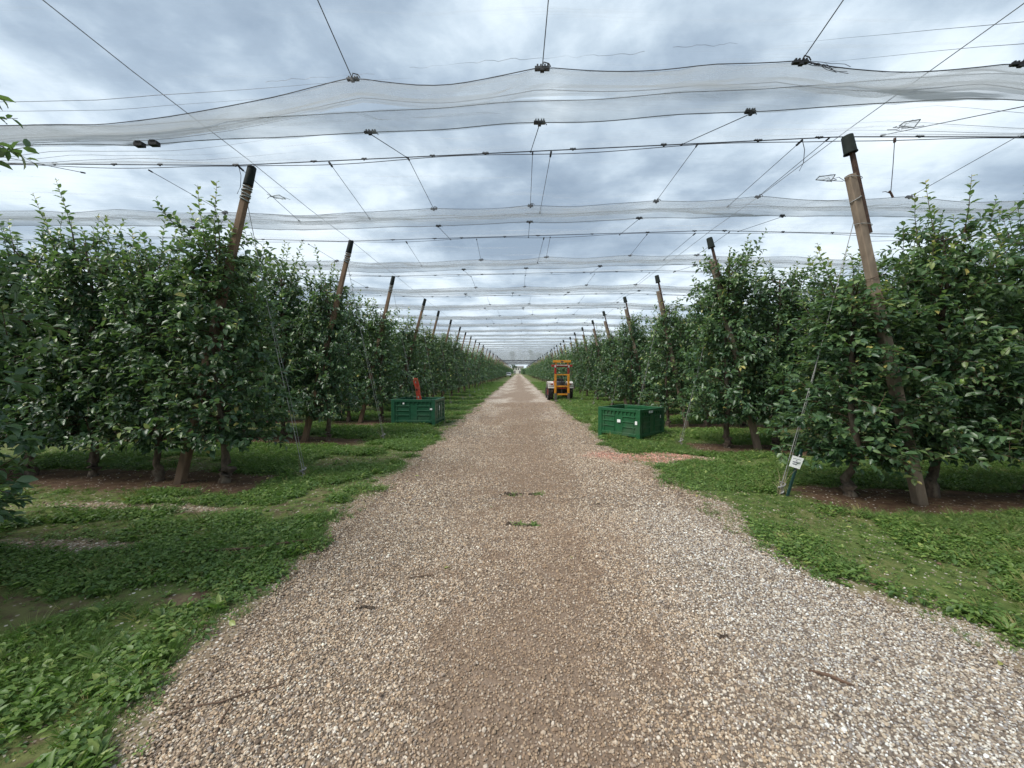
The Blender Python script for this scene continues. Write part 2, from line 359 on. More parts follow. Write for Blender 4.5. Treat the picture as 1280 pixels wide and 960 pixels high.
def road_material():
    m, t, b, o = new_mat('gravel_surface')
    dirt = N(t, 'ShaderNodeAttribute', attribute_name='dirt').outputs['Fac']
    pink = N(t, 'ShaderNodeAttribute', attribute_name='pink').outputs['Fac']
    grey = N(t, 'ShaderNodeAttribute', attribute_name='grey').outputs['Fac']
    v = N(t, 'ShaderNodeTexCoord').outputs['Object']
    def voro(s, rnd=1.0):
        vo = N(t, 'ShaderNodeTexVoronoi'); vo.inputs['Scale'].default_value = s; vo.inputs['Randomness'].default_value = rnd; L(t, v, vo.inputs['Vector'])
        sp = N(t, 'ShaderNodeSeparateColor'); L(t, vo.outputs['Color'], sp.inputs[0]); return vo, sp
    va, sa = voro(55); vb, sb = voro(21)
    n1 = N(t, 'ShaderNodeTexNoise'); n1.inputs['Scale'].default_value = 7; n1.inputs['Detail'].default_value = 12; n1.inputs['Roughness'].default_value = 0.75; L(t, v, n1.inputs['Vector'])
    n2 = N(t, 'ShaderNodeTexNoise'); n2.inputs['Scale'].default_value = 0.8; n2.inputs['Detail'].default_value = 9; n2.inputs['Roughness'].default_value = 0.65; L(t, v, n2.inputs['Vector'])
    peb = ramp(t, [(0.0, (0.15, 0.115, 0.09)), (0.3, (0.28, 0.225, 0.175)), (0.65, (0.42, 0.355, 0.285)), (1.0, (0.68, 0.62, 0.54))], sa.outputs[0])
    peb2 = ramp(t, [(0.0, (0.20, 0.155, 0.12)), (1.0, (0.50, 0.43, 0.36))], sb.outputs[0])
    c = mixc(t, 0.35, peb.outputs[0], peb2.outputs[0])
    c = mixc(t, M2(t, 'MULTIPLY', grey, 0.6), c, mixc(t, 1.0, c, (0.95, 1.07, 1.24), 'MULTIPLY'))
    c = mixc(t, M2(t, 'MULTIPLY', pink, 0.12), c, mixc(t, 1.0, c, (1.1, 0.82, 0.74), 'MULTIPLY'))
    f = M2(t, 'ADD', dirt, M2(t, 'MULTIPLY', M2(t, 'SUBTRACT', n1.outputs[0], 0.5), 1.3))
    f = M2(t, 'ADD', f, M2(t, 'MULTIPLY', M2(t, 'SUBTRACT', n2.outputs[0], 0.5), 0.9), clamp=True)
    f = ramp(t, [(0.2, 0.0), (0.85, 0.82)], f).outputs[0]
    soil = ramp(t, [(0.3, (0.12, 0.082, 0.055)), (0.7, (0.27, 0.195, 0.14))], n1.outputs[0])
    c = mixc(t, M2(t, 'MULTIPLY', N(t, 'ShaderNodeAttribute', attribute_name='gap_dark').outputs['Fac'], .8), c, mixc(t, n1.outputs[0], (0.055, 0.040, 0.030), (0.20, 0.15, 0.105)))  # soil under the near pebbles, painted darker so the gaps between them look dark
    c = mixc(t, f, c, soil.outputs[0])
    L(t, c, b.inputs['Base Color']); b.inputs['Roughness'].default_value = 0.92; b.inputs['Specular IOR Level'].default_value = 0.25
    hgt = M2(t, 'ADD', M2(t, 'MULTIPLY', va.outputs['Distance'], -0.9), M2(t, 'MULTIPLY', n1.outputs[0], 1.5))
    bp = N(t, 'ShaderNodeBump'); bp.inputs['Strength'].default_value = 0.7; bp.inputs['Distance'].default_value = 0.012
    L(t, hgt, bp.inputs['Height']); L(t, bp.outputs[0], b.inputs['Normal'])
    return m
def pebble_material():
    m, t, b, o = new_mat('pebbles')
    a = N(t, 'ShaderNodeAttribute', attribute_name='pebcol'); a.attribute_type = 'INSTANCER'
    n1 = N(t, 'ShaderNodeTexNoise'); n1.inputs['Scale'].default_value = 60; L(t, N(t, 'ShaderNodeTexCoord').outputs['Object'], n1.inputs['Vector'])
    c = mixc(t, 0.35, a.outputs['Color'], mixc(t, 1.0, a.outputs['Color'], n1.outputs['Color'], 'MULTIPLY'))
    L(t, c, b.inputs['Base Color']); b.inputs['Roughness'].default_value = 0.8; b.inputs['Specular IOR Level'].default_value = 0.3
    return m
def net_material(name, a, colr, lines=True):
    m, t, b, o = new_mat(name)
    lw = N(t, 'ShaderNodeLayerWeight'); lw.inputs[0].default_value = 0.5
    g = N(t, 'ShaderNodeNewGeometry')
    dt = N(t, 'ShaderNodeVectorMath', operation='DOT_PRODUCT'); L(t, g.outputs['Incoming'], dt.inputs[0]); L(t, g.outputs['True Normal'], dt.inputs[1])
    cs = M2(t, 'MAXIMUM', M2(t, 'ABSOLUTE', dt.outputs['Value']), 0.03)
    base = a
    v = N(t, 'ShaderNodeTexCoord').outputs['Object']
    if lines:
        mpn = N(t, 'ShaderNodeMapping'); mpn.inputs['Scale'].default_value = (0.25, 9.0, 1.0); L(t, v, mpn.inputs[0])
        nn = N(t, 'ShaderNodeTexNoise'); nn.inputs['Scale'].default_value = 1.0; nn.inputs['Detail'].default_value = 4; nn.inputs['Roughness'].default_value = 0.7; L(t, mpn.outputs[0], nn.inputs['Vector'])
        base = M2(t, 'MULTIPLY', ramp(t, [(0.35, 0.55), (0.6, 1.0), (0.70, 2.6), (0.76, 4.0)], nn.outputs[0]).outputs[0], a)
        # ramp clips at 1, so add the fold lines separately
        fl = ramp(t, [(0.62, 0.0), (0.72, 1.0)], nn.outputs[0]).outputs[0]
        base = M2(t, 'ADD', base, M2(t, 'MULTIPLY', fl, a * 2.0))
    op = M2(t, 'SUBTRACT', 1.0, M2(t, 'POWER', M2(t, 'SUBTRACT', 1.0, base), M2(t, 'DIVIDE', 1.0, cs)), clamp=True)
    op = M2(t, 'MINIMUM', op, 0.9)
    d = N(t, 'ShaderNodeBsdfDiffuse'); d.inputs[0].default_value = (*colr, 1)
    tr = N(t, 'ShaderNodeBsdfTranslucent'); tr.inputs[0].default_value = (*colr, 1)
    ad = N(t, 'ShaderNodeMixShader'); ad.inputs[0].default_value = 0.5; L(t, d.outputs[0], ad.inputs[1]); L(t, tr.outputs[0], ad.inputs[2])
    tp = N(t, 'ShaderNodeBsdfTransparent')
    ms = N(t, 'ShaderNodeMixShader'); L(t, op, ms.inputs[0]); L(t, tp.outputs[0], ms.inputs[1]); L(t, ad.outputs[0], ms.inputs[2])
    L(t, ms.outputs[0], o.inputs[0]); t.nodes.remove(b)
    return m
M['ground'] = ground_material(); M['road'] = road_material(); M['pebble'] = pebble_material()
M['net'] = net_material('clear_hail_net', 0.045, (0.60, 0.64, 0.68))
M['hem'] = net_material('bunched_net_hem', 0.40, (0.42, 0.45, 0.47), True)
M['hemdark'] = net_material('rolled_dark_net', 0.8, (0.10, 0.10, 0.115), False)
M['scrap'] = net_material('frayed_net_scrap', 0.16, (0.35, 0.38, 0.38), False)

# ------------------------------------------------------------------ ground sheet and road
def axis_steps(lo, hi, a, b, step, grow=1.25):
    mid = list(np.arange(a, b + 1e-6, step)); s = step; up = []; x = b
    while x < hi: s *= grow; x += s; up.append(min(x, hi))
    s = step; dn = []; x = a
    while x > lo: s *= grow; x -= s; dn.append(max(x, lo))
    return np.array(dn[::-1] + mid + up)
def grid_faces(nx, ny):
    i = np.arange(nx - 1)[None, :] + np.arange(ny - 1)[:, None] * nx
    return np.stack([i, i + 1, i + nx + 1, i + nx], -1).reshape(-1, 4)
def build_ground():
    xs = axis_steps(-2500, 2500, -9, 9, 0.10); ys = axis_steps(-2500, 2500, 0.4, 16, 0.10, 1.035)
    X, Y = np.meshgrid(xs, ys)
    Z = ground_h(X, Y)
    inside = np.minimum(X - xL(Y), xR(Y) - X)
    Z = Z - 0.035 * sstep(0.05, 0.30, inside) * ((Y > -40) & (Y < 420))
    veg = np.where((Y < 0.3), 0.6, veg_map(X, Y)); veg = np.where(Y > 60, np.maximum(veg, 0.75), veg)
    gr = np.clip(np.maximum(sstep(-0.55, 0.1, inside + (fbm(X * 2, Y * 2, 43) - .5) * .5) * 0.8, gravel_patch(X, Y) * 0.95), 0, 1)
    gr = np.maximum(gr, 0.10 * (Y < 12))
    me = np_mesh('ground', np.stack([X, Y, Z], -1).reshape(-1, 3), grid_faces(len(xs), len(ys)), M['ground'], {'veg': veg, 'gravel': gr, 'strip': sstep(.62, .38, row_dist(X, Y)) * sstep(3.3, 3.9, np.abs(X))}, True)
    struct(link('ground', me), 'grassy orchard ground with bare brown soil strips beneath the tree rows', 'ground')
build_ground()
def build_road():
    ys = axis_steps(-30, 196, 0.6, 14, 0.08, 1.03); us = np.linspace(0, 1, 61)
    Yg, Ug = np.meshgrid(ys, us, indexing='ij')
    a = xL(Yg); b = xR(Yg)
    X = a + (b - a) * Ug
    ed = np.minimum(Ug, 1 - Ug) * (b - a)
    Z = ground_h(X, Yg) - 0.012 + 0.020 * sstep(0, 0.35, ed)
    at = {'dirt': dirt_map(X, Yg), 'pink': pink_map(X, Yg), 'grey': sstep(0.7, 1.7, X) * sstep(6, 3, Yg), 'gap_dark': sstep(19, 6, Yg)}
    me = np_mesh('gravel_road', np.stack([X, Yg, Z], -1).reshape(-1, 3), grid_faces(len(us), len(ys)), M['road'], at, True)
    struct(link('gravel_road', me), 'straight brown gravel track running between the orchard rows', 'road')
    # cross track at the far end of the block
    xs = np.linspace(-40, 60, 101); yy = np.linspace(196.5, 203, 8); Xc, Yc = np.meshgrid(xs, yy)
    z = np.full_like(Xc, 0.01); at = {'dirt': fbm(Xc * .2, Yc * .4, 5) * .5, 'pink': z * 0, 'grey': z * 0}
    me = np_mesh('cross_track', np.stack([Xc, Yc, z], -1).reshape(-1, 3), grid_faces(101, 8), M['road'], at)
    struct(link('cross_track', me), 'pale gravel side track crossing at the far end of the road', 'road')
build_road()

# ------------------------------------------------------------------ leaf meshes
LEAF8 = (np.array([[0, 0, 0], [.30, -.42, .06], [.30, 0, -.05], [.30, .42, .06], [.68, -.34, .02], [.68, 0, -.10], [.68, .34, .02], [1, 0, -.22]], float),
         np.array([[0, 1, 2], [0, 2, 3], [1, 4, 5], [1, 5, 2], [2, 5, 6], [2, 6, 3], [4, 7, 5], [5, 7, 6]]))
LEAF4 = (np.array([[0, 0, 0], [.45, -.5, .08], [.5, 0, -.05], [.45, .5, .08], [1, 0, -.15]], float),
         np.array([[0, 1, 2], [0, 2, 3], [1, 4, 2], [2, 4, 3]]))
LEAF2 = (np.array([[0, 0, 0], [.5, -.5, .06], [.5, .5, .06], [1, 0, -.1]], float), np.array([[0, 1, 2], [1, 3, 2]]))
BLADE = (np.array([[0, -.5, 0], [0, .5, 0], [.5, -.4, 0], [.5, .4, 0], [1, 0, 0]], float), np.array([[0, 2, 1], [1, 2, 3], [2, 4, 3]]))
def nrm(a): return a / np.maximum(np.linalg.norm(a, axis=-1, keepdims=True), 1e-9)
def leaves_geo(P, D, Nn, Ln, Wd, T, tmpl):
    D = nrm(D); S = nrm(np.cross(Nn, D)); Nn = np.cross(D, S)
    V, F = tmpl; n = len(P); m = len(V)
    out = P[:, None] + D[:, None] * (V[None, :, 0:1] * Ln[:, None, None]) + S[:, None] * (V[None, :, 1:2] * Wd[:, None, None]) + Nn[:, None] * (V[None, :, 2:3] * Ln[:, None, None])
    return out.reshape(-1, 3), (F[None] + (np.arange(n) * m)[:, None, None]).reshape(-1, 3), np.repeat(T, m)
def tube_np(paths, radii, n=3):
    Vs, Fs, b = [], [], 0
    for p, r in zip(paths, radii):
        p = np.asarray(p); t = nrm(np.gradient(p, axis=0)); up = np.where(np.abs(t[:, 2:3]) < .9, np.array([[0, 0, 1.]]), np.array([[1., 0, 0]]))
        a = nrm(np.cross(t, up)); c = np.cross(a, t); th = np.arange(n) * 2 * np.pi / n
        ring = p[:, None] + (a[:, None] * np.cos(th)[None, :, None] + c[:, None] * np.sin(th)[None, :, None]) * np.asarray(r).reshape(-1, 1, 1)
        m = len(p); Vs.append(ring.reshape(-1, 3))
        i = np.arange(m - 1)[:, None] * n; j = np.arange(n)[None]; j2 = (j + 1) % n
        Fs.append((np.stack([i + j, i + j2, i + n + j2, i + n + j], -1).reshape(-1, 4)) + b); b += m * n
    return np.concatenate(Vs), np.concatenate(Fs)

def apple_tree_meshes(seed, lod):
    g = np.random.default_rng(seed)
    H = 3.35
    n_lat = {0: 66, 1: 52, 2: 30}[lod]; n_spur = {0: 860, 1: 540, 2: 170}[lod]
    tmpl = {0: LEAF8, 1: LEAF4, 2: LEAF2}[lod]; lscale = {0: 1.0, 1: 1.18, 2: 1.9}[lod]
    step = {0: .030, 1: .040, 2: .075}[lod]
    P, D, Nn, S, T = [], [], [], [], []; paths, radii = [], []
    def grow(o, d, ln, curve, tip_light, leaf0=0.15, thick=.006, big=1.0):
        n = 6; pts = [np.array(o, float)]; d = d / np.linalg.norm(d)
        for i in range(n - 1):
            pts.append(pts[-1] + d * ln / (n - 1)); d = d + curve / (n - 1) + g.normal(0, .05, 3); d /= np.linalg.norm(d)
        pts = np.array(pts); paths.append(pts); radii.append(np.linspace(thick, .0018, n))
        k = max(2, int(ln * (1 - leaf0) / step)); ph = g.uniform(0, 6.28)
        for i in range(k):
            u = leaf0 + (1 - leaf0) * (i + g.uniform(0, .6)) / k; q = min(u, .999) * (n - 1); a = int(q); p = pts[a] + (pts[a + 1] - pts[a]) * (q - a)
            t = pts[a + 1] - pts[a]; t = t / np.linalg.norm(t); ph += 2.4
            up = np.array([0, 0, 1.]) if abs(t[2]) < .9 else np.array([1., 0, 0]); e1 = np.cross(t, up); e1 /= np.linalg.norm(e1); e2 = np.cross(e1, t)
            rad = e1 * math.cos(ph) + e2 * math.sin(ph)
            dd = rad * .85 + t * (.45 + .5 * u) + np.array([0, 0, -.18]) + g.normal(0, .18, 3)
            P.append(p); D.append(dd); Nn.append(np.array([0, 0, 1.]) + t * .4 + g.normal(0, .35, 3))
            S.append(g.uniform(.6, 1.15) * big * (1 - .45 * max(0, u - .75) / .25))
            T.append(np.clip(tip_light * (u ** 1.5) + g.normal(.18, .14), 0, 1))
        return pts
    for i in range(n_lat):
        z = .56 + (H - .64) * ((i + g.uniform(0, 1)) / n_lat) ** .95; az = i * 2.4 + g.uniform(-.5, .5)
        Lx = (.86 - .40 * (z / H) ** 1.7) * g.uniform(.7, 1.12)
        d = np.array([math.cos(az) * 1.08, math.sin(az) * .95, .55 if z > 1 else .25])
        pts = grow((0, 0, z), d, Lx, np.array([0, 0, -.9 if z < 2.2 else -.2]), .35, .3, .011)
        for s in range({0: 4, 1: 3, 2: 2}[lod]):
            a = pts[g.integers(1, 6)]; o = nrm(np.array([a[0], a[1], 0])[None])[0]
            upb = g.uniform(-.25, 1.3)
            grow(a, o * g.uniform(.2, .9) + np.array([g.normal(0, .5), g.normal(0, .5), upb]), g.uniform(.15, .42), np.array([0, 0, .5 if upb > .4 else -.5]), g.uniform(.15, .75), .1, .004)
    for i in range({0: 15, 1: 12, 2: 8}[lod]):      # upright water shoots that break the top outline
        z = g.uniform(2.2, H - .1); a = g.uniform(0, 6.28); r = g.uniform(.02, .45)
        grow((math.cos(a) * r, math.sin(a) * r * .8, z), np.array([math.cos(a) * .26, math.sin(a) * .24, 1.]), g.uniform(.38, .95) if i else .9, np.array([0, 0, .3]), .95, .05, .007, 1.0)
    for i in range(n_spur):
        z = .53 + (H - .81) * g.uniform(0, 1) ** 1.15; a = g.uniform(0, 6.28); rm = .82 - .42 * (z / H) ** 1.9
        if z < .85: rm *= .78
        r = rm * g.uniform(.12, 1.0) ** .4 * (1 + .30 * math.sin(a * 3 + z * 5 + seed))
        if math.sin(a * 2.0 + z * 7.3 + seed * 1.7) > .72 and r > .3: r *= .55
        c = np.array([math.cos(a) * r * 1.05, math.sin(a) * r * .92, z]); o = np.array([math.cos(a), math.sin(a), 0])
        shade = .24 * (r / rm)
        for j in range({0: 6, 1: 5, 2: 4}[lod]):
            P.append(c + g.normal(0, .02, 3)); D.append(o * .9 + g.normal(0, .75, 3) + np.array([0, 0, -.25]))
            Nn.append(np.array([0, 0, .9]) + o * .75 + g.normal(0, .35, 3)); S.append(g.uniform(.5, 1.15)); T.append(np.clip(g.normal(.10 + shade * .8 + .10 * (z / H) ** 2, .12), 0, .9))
    P = np.array(P); D = np.array(D); Nn = np.array(Nn); S = np.array(S); T = np.array(T)
    od = g.random(len(P)); T = np.where(od < .006, .97, T)
    Ln = .100 * S * lscale; Wd = .064 * S * lscale
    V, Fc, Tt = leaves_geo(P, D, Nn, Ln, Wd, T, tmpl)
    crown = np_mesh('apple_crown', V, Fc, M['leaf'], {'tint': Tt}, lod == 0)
    bv, bf = tube_np(paths, radii)
    br = np_mesh('apple_branches', bv, bf, M['twig'])
    # trunk with a knobbly graft union at the base
    tb = MB(); zz = [-.15, 0, .05, .10, .16, .20, .26, .45, .8, 1.3, 2.0, 2.8, H]
    rr = [.074, .070, .062, .074, .070, .054, .052, .047, .042, .036, .028, .018, .008]
    wob = g.normal(0, .022, (len(zz), 2)); wob[:3] = 0; wob[-1] *= .3
    nseg = 10 if lod == 0 else (6 if lod == 1 else 5)
    tb.tube([(wob[i][0] * (1 + z * .5), wob[i][1], z) for i, z in enumerate(zz)], rr, nseg)
    if lod == 0:
        tb.v = [(x + g.normal(0, .011 if z < .25 else .004), y + g.normal(0, .011 if z < .25 else .004), z) for x, y, z in tb.v]
    trunk = tb.mesh('apple_trunk', M['bark'], True)
    return trunk, br, crown, P
LOD0 = [apple_tree_meshes(100 + i, 0) for i in range(7)]
LOD1 = [apple_tree_meshes(200 + i, 1) for i in range(5)]
LOD2 = [apple_tree_meshes(300 + i, 2) for i in range(4)]
ap = MB().lathe([(0.0, .026), (.008, .031), (.022, .033), (.034, .02), (.038, 0), (.033, -.02), (.018, -.033), (.006, -.031), (0, -.028)], 12)
apple_me = ap.mesh('apple', M['apple'], True)
def side_word(s): return 'left' if s < 0 else 'right'
ORD = ['first', 'second', 'third', 'fourth', 'fifth', 'sixth', 'seventh', 'eighth', 'ninth', 'tenth', 'eleventh', 'twelfth']
def tree(side, k, i, x, lod, hs, label, group):
    y = float(row_y(k, x)) + .09 + U(-.05, .05)
    t = thing('apple_tree', label, 'apple tree', (x, y, float(ground_h(x, y))), U(-.35, .35) + (math.pi if random.random() < .5 else 0), group)
    wide = U(.94, 1.10)
    t.scale = (wide, wide * U(.92, 1.05), hs)
    src = (LOD0, LOD1, LOD2)[lod]; a = src[random.randrange(len(src))]
    link('trunk', a[0], t); 
    if lod < 2: link('branches', a[1], t)
    link('crown', a[2], t)
    if lod == 0 and k in (0, 1):
        P = a[3]; n = 0; s = -side
        for q in random.sample(range(len(P)), 400):
            p = P[q]
            if n >= (5 if k == 0 else 3): break
            if math.hypot(p[0], p[1]) > .42 and .7 < p[2] < 2.9:
                o = link('apple', apple_me, t, (p[0] * 1.04, p[1] * 1.04, p[2] - .05)); n += 1
    return t
n_things = 0; extra_pts = []
first_x = {}
for k in range(-1, NROWS):
    for side in (-1, 1):
        if k == -1: n, x0 = 3, (4.2 if side < 0 else 4.2)
        elif k == 0: n, x0 = (6, 4.32) if side < 0 else (6, 4.30)
        elif k == 1: n, x0 = 9, (4.45 if side < 0 else 4.45)
        elif k == 2: n, x0 = 10, 4.4
        elif k == 3: n, x0 = 8, 4.4
        elif k <= 10: n, x0 = 5, 4.35
        else: n, x0 = 3, 4.35
        x0 += U(-.1, .1) if k > 1 else 0
        lod = 0 if k <= 1 else (1 if k <= 7 else 2)
        for i in range(n):
            x = side * (x0 + i * 1.09 + (U(-.08, .08) if i else 0))
            hs = U(.98, 1.16)
            if k <= 0: hs = (.82, 1.0, 1.0, 1.04, .98, 1.02, 1, 1, 1)[i] if side > 0 else (1.07, .98, 1.05, 1.02, 1.06, 1.0, 1, 1, 1)[i]
            if k == -1: hs = 1.06
            if n_things < 296:
                if k == -1: lb = f'leafy apple tree nearest the camera on the {side_word(side)}, {ORD[i]} from the track'
                elif k < 12:
                    lb = f'{ORD[i]} apple tree from the track in the {ORD[k]} row on the {side_word(side)}'
                    if i == 0: lb = f'apple tree at the track end of the {ORD[k]} row on the {side_word(side)}'
                else:
                    lb = ('distant apple tree ending its row beside the track on the ' if i == 0 else 'distant apple tree standing inside its row on the ') + side_word(side)
                gp = f'apple trees in rows on the {side_word(side)}' if k < 12 else (f'distant {"row-end" if i == 0 else "inner row"} apple trees on the {side_word(side)}')
                tree(side, k, i, x, lod, hs, lb, gp); n_things += 1
            else: extra_pts.append((x, float(row_y(k, x)), 0))
            if i == 0: first_x[(k, side)] = x
# second orchard block beyond the cross track
for k in range(62, 96):
    for side in (-1, 1):
        for i in range(3):
            x = side * ((2.6 if side > 0 else 4.6) + i * 1.2 + U(-.1, .1)); extra_pts.append((x, ROW0 + PITCH * k, 0))

def instancer(name, pts, sources, rots=None, scales=None, idx=None, cols=None, ico=None, aligned=None):
    """point mesh + geometry nodes that put meshes on the points (real geometry, instanced)"""
    me = bpy.data.meshes.new(name); me.vertices.add(len(pts)); me.vertices.foreach_set('co', np.asarray(pts, np.float32).reshape(-1))
    def vec(nm, a): q = me.attributes.new(nm, 'FLOAT_VECTOR', 'POINT'); q.data.foreach_set('vector', np.asarray(a, np.float32).reshape(-1))
    n = len(pts)
    vec('rot', rots if rots is not None else np.zeros((n, 3))); vec('scl', scales if scales is not None else np.ones((n, 3)))
    if idx is not None: q = me.attributes.new('idx', 'INT', 'POINT'); q.data.foreach_set('value', np.asarray(idx, np.int32))
    if cols is not None: q = me.attributes.new('pebcol', 'FLOAT_COLOR', 'POINT'); q.data.foreach_set('color', np.concatenate([cols, np.ones((n, 1))], 1).astype(np.float32).reshape(-1))
    o = link(name, me)
    ng = bpy.data.node_groups.new(name, 'GeometryNodeTree')
    ng.interface.new_socket('Geometry', in_out='INPUT', socket_type='NodeSocketGeometry'); ng.interface.new_socket('Geometry', in_out='OUTPUT', socket_type='NodeSocketGeometry')
    gi = ng.nodes.new('NodeGroupInput'); go = ng.nodes.new('NodeGroupOutput')
    ip = ng.nodes.new('GeometryNodeInstanceOnPoints'); ng.links.new(gi.outputs[0], ip.inputs['Points'])
    def na(nm, typ): q = ng.nodes.new('GeometryNodeInputNamedAttribute'); q.data_type = typ; q.inputs[0].default_value = nm; return q.outputs[0]
    if ico:
        s = ng.nodes.new('GeometryNodeMeshIcoSphere'); s.inputs['Radius'].default_value = 1.0; s.inputs['Subdivisions'].default_value = 1
        tr = ng.nodes.new('GeometryNodeSetMaterial'); tr.inputs['Material'].default_value = ico
        ng.links.new(s.outputs[0], tr.inputs[0])
        ng.links.new(tr.outputs[0], ip.inputs['Instance'])
    else:
        jn = ng.nodes.new('GeometryNodeGeometryToInstance')
        infos = []
        for so in sources:
            q = ng.nodes.new('GeometryNodeObjectInfo'); q.inputs['Object'].default_value = so; q.inputs['As Instance'].default_value = True; infos.append(q)
        for q in reversed(infos): ng.links.new(q.outputs['Geometry'], jn.inputs[0])
        # each object info already yields one instance; join keeps them in order
        jg = ng.nodes.new('GeometryNodeJoinGeometry')
        for q in reversed(infos): ng.links.new(q.outputs['Geometry'], jg.inputs[0])
        ng.nodes.remove(jn)
        ng.links.new(jg.outputs[0], ip.inputs['Instance'])
        ip.inputs['Pick Instance'].default_value = True
        if idx is not None: ng.links.new(na('idx', 'INT'), ip.inputs['Instance Index'])
    er = ng.nodes.new('FunctionNodeEulerToRotation'); ng.links.new(na('rot', 'FLOAT_VECTOR'), er.inputs[0])
    ng.links.new(er.outputs[0], ip.inputs['Rotation']); ng.links.new(na('scl', 'FLOAT_VECTOR'), ip.inputs['Scale'])
    ng.links.new(ip.outputs[0], go.inputs[0])
    md = o.modifiers.new('scatter', 'NODES'); md.node_group = ng
    return o
def source(name, me): return bpy.data.objects.new(name, me)     # not linked to the scene: only a mesh source for a scatter
ep = np.array(extra_pts); ne = len(ep)
o = instancer('far_apple_trees', ep, [source('far_tree_source', a[2]) for a in LOD2], rots=np.stack([np.zeros(ne), np.zeros(ne), rng.uniform(0, 6.28, ne)], 1),
              scales=np.stack([rng.uniform(.95, 1.1, ne)] * 2 + [rng.uniform(.93, 1.12, ne)], 1), idx=rng.integers(0, 4, ne))
tag(o, 'mass of far-off apple trees merging at the end of the track', 'apple trees', kind='stuff')

# ------------------------------------------------------------------ posts
def lerp(a, b, t): return tuple(a[i] + (b[i] - a[i]) * t for i in range(3))
def post_meshes(side):
    foot = (0, 0, -.25); dx = 1.17 if side < 0 else -1.06
    topz = 4.55 if side < 0 else 4.42; base = (0, 0, 0); tip = (dx, 0, topz)
    def at(t): return lerp(base, tip, t)
    ax = Vector((dx, 0, topz)).normalized(); rot = Vector((0, 0, 1)).rotation_difference(ax).to_matrix()
    Lg = math.hypot(dx, topz)
    def seg(t0, t1, w0, w1, dp0, dp1, off=(0, 0), ch=.18):
        m = MB(); v = []
        for t, w, dp in ((t0, w0, dp0), (t1, w1, dp1)):
            c = w * ch * .5; d2 = dp * .5; w2 = w * .5
            for (px_, py_) in ((-w2 + c, -d2), (w2 - c, -d2), (w2, -d2 + c), (w2, d2 - c), (w2 - c, d2), (-w2 + c, d2), (-w2, d2 - c), (-w2, -d2 + c)):
                v.append(tuple(rot @ Vector((px_ + off[0], py_ + off[1], t * Lg))))
        m.v = v; m.f = [tuple(reversed(range(8))), tuple(range(8, 16))] + [(i, (i + 1) % 8, 8 + (i + 1) % 8, 8 + i) for i in range(8)]
        return m
    def ring(t, r, th=.008, off=(0, 0), tilt=0.0, sq=None):
        m = MB(); pts = []
        for j in range(17):
            a = 2 * math.pi * j / 16
            pts.append(tuple(rot @ Vector((math.cos(a) * r[0] + off[0], math.sin(a) * r[1] + off[1], t * Lg + math.cos(a) * tilt))))
        return m.tube(pts, th, 5)
    parts = []
    if side < 0:
        parts.append(('shaft', seg(-.06, .965, .118, .085, .11, .08).mesh('left_post_shaft', M['concrete_warm'])))
        cap = MB().lathe([(.0, .150), (.044, .148), (.055, .138), (.061, -.11), (.063, -.13), (.056, -.13), (.050, .1)], 20)
        cap.v = [tuple(rot @ (Vector(p) + Vector((0, 0, .968 * Lg)))) for p in cap.v]; parts.append(('cap', cap.mesh('left_post_cap', M['cap'], True)))
        fm = MB()
        for j, (t, tl) in enumerate(((.905, .012), (.915, -.012), (.925, .01), (.935, -.008), (.897, -.015))):
            rg = ring(t, (.058, .056), .011, tilt=tl); b = len(fm.v); fm.v += rg.v; fm.f += [tuple(b + q for q in f) for f in rg.f]
        parts.append(('film_wrap', fm.mesh('left_post_wrap', M['film'], True)))
        for t in (.72, .66, .5): parts.append(('wire_tie', ring(t, (.062, .058), .003, tilt=.01).mesh('tie', M['rusty'])))
    else:
        parts.append(('shaft', seg(-.06, .895, .118, .088, .11, .08).mesh('right_post_shaft', M['concrete'])))
        parts.append(('extension', seg(.735, .985, .050, .042, .05, .04, (.066, -.01)).mesh('right_post_extension', M['rusty'])))
        cap = MB().lathe([(.0, .10), (.050, .098), (.058, .090), (.065, -.10), (.070, -.104), (.070, -.118), (.060, -.118), (.056, .07)], 20)
        cap.v = [tuple(rot @ (Vector(p) + Vector((.058, 0, .974 * Lg)))) for p in cap.v]; parts.append(('cap', cap.mesh('right_post_cap', M['cap'], True)))
        for t in (.885, .76): parts.append(('wire_tie', ring(t, (.090, .056), .004, (.028, 0), tilt=-.03).mesh('tie', M['tie'])))
        parts.append(('wire_tie', ring(.83, (.057, .052), .006, tilt=.02).mesh('tie', M['tie'])))
        for t in (.62, .48, .3): parts.append(('wire_tie', ring(t, (.064, .060), .003, tilt=.01).mesh('tie', M['rusty'])))
    return parts
PM = {-1: post_meshes(-1), 1: post_meshes(1)}
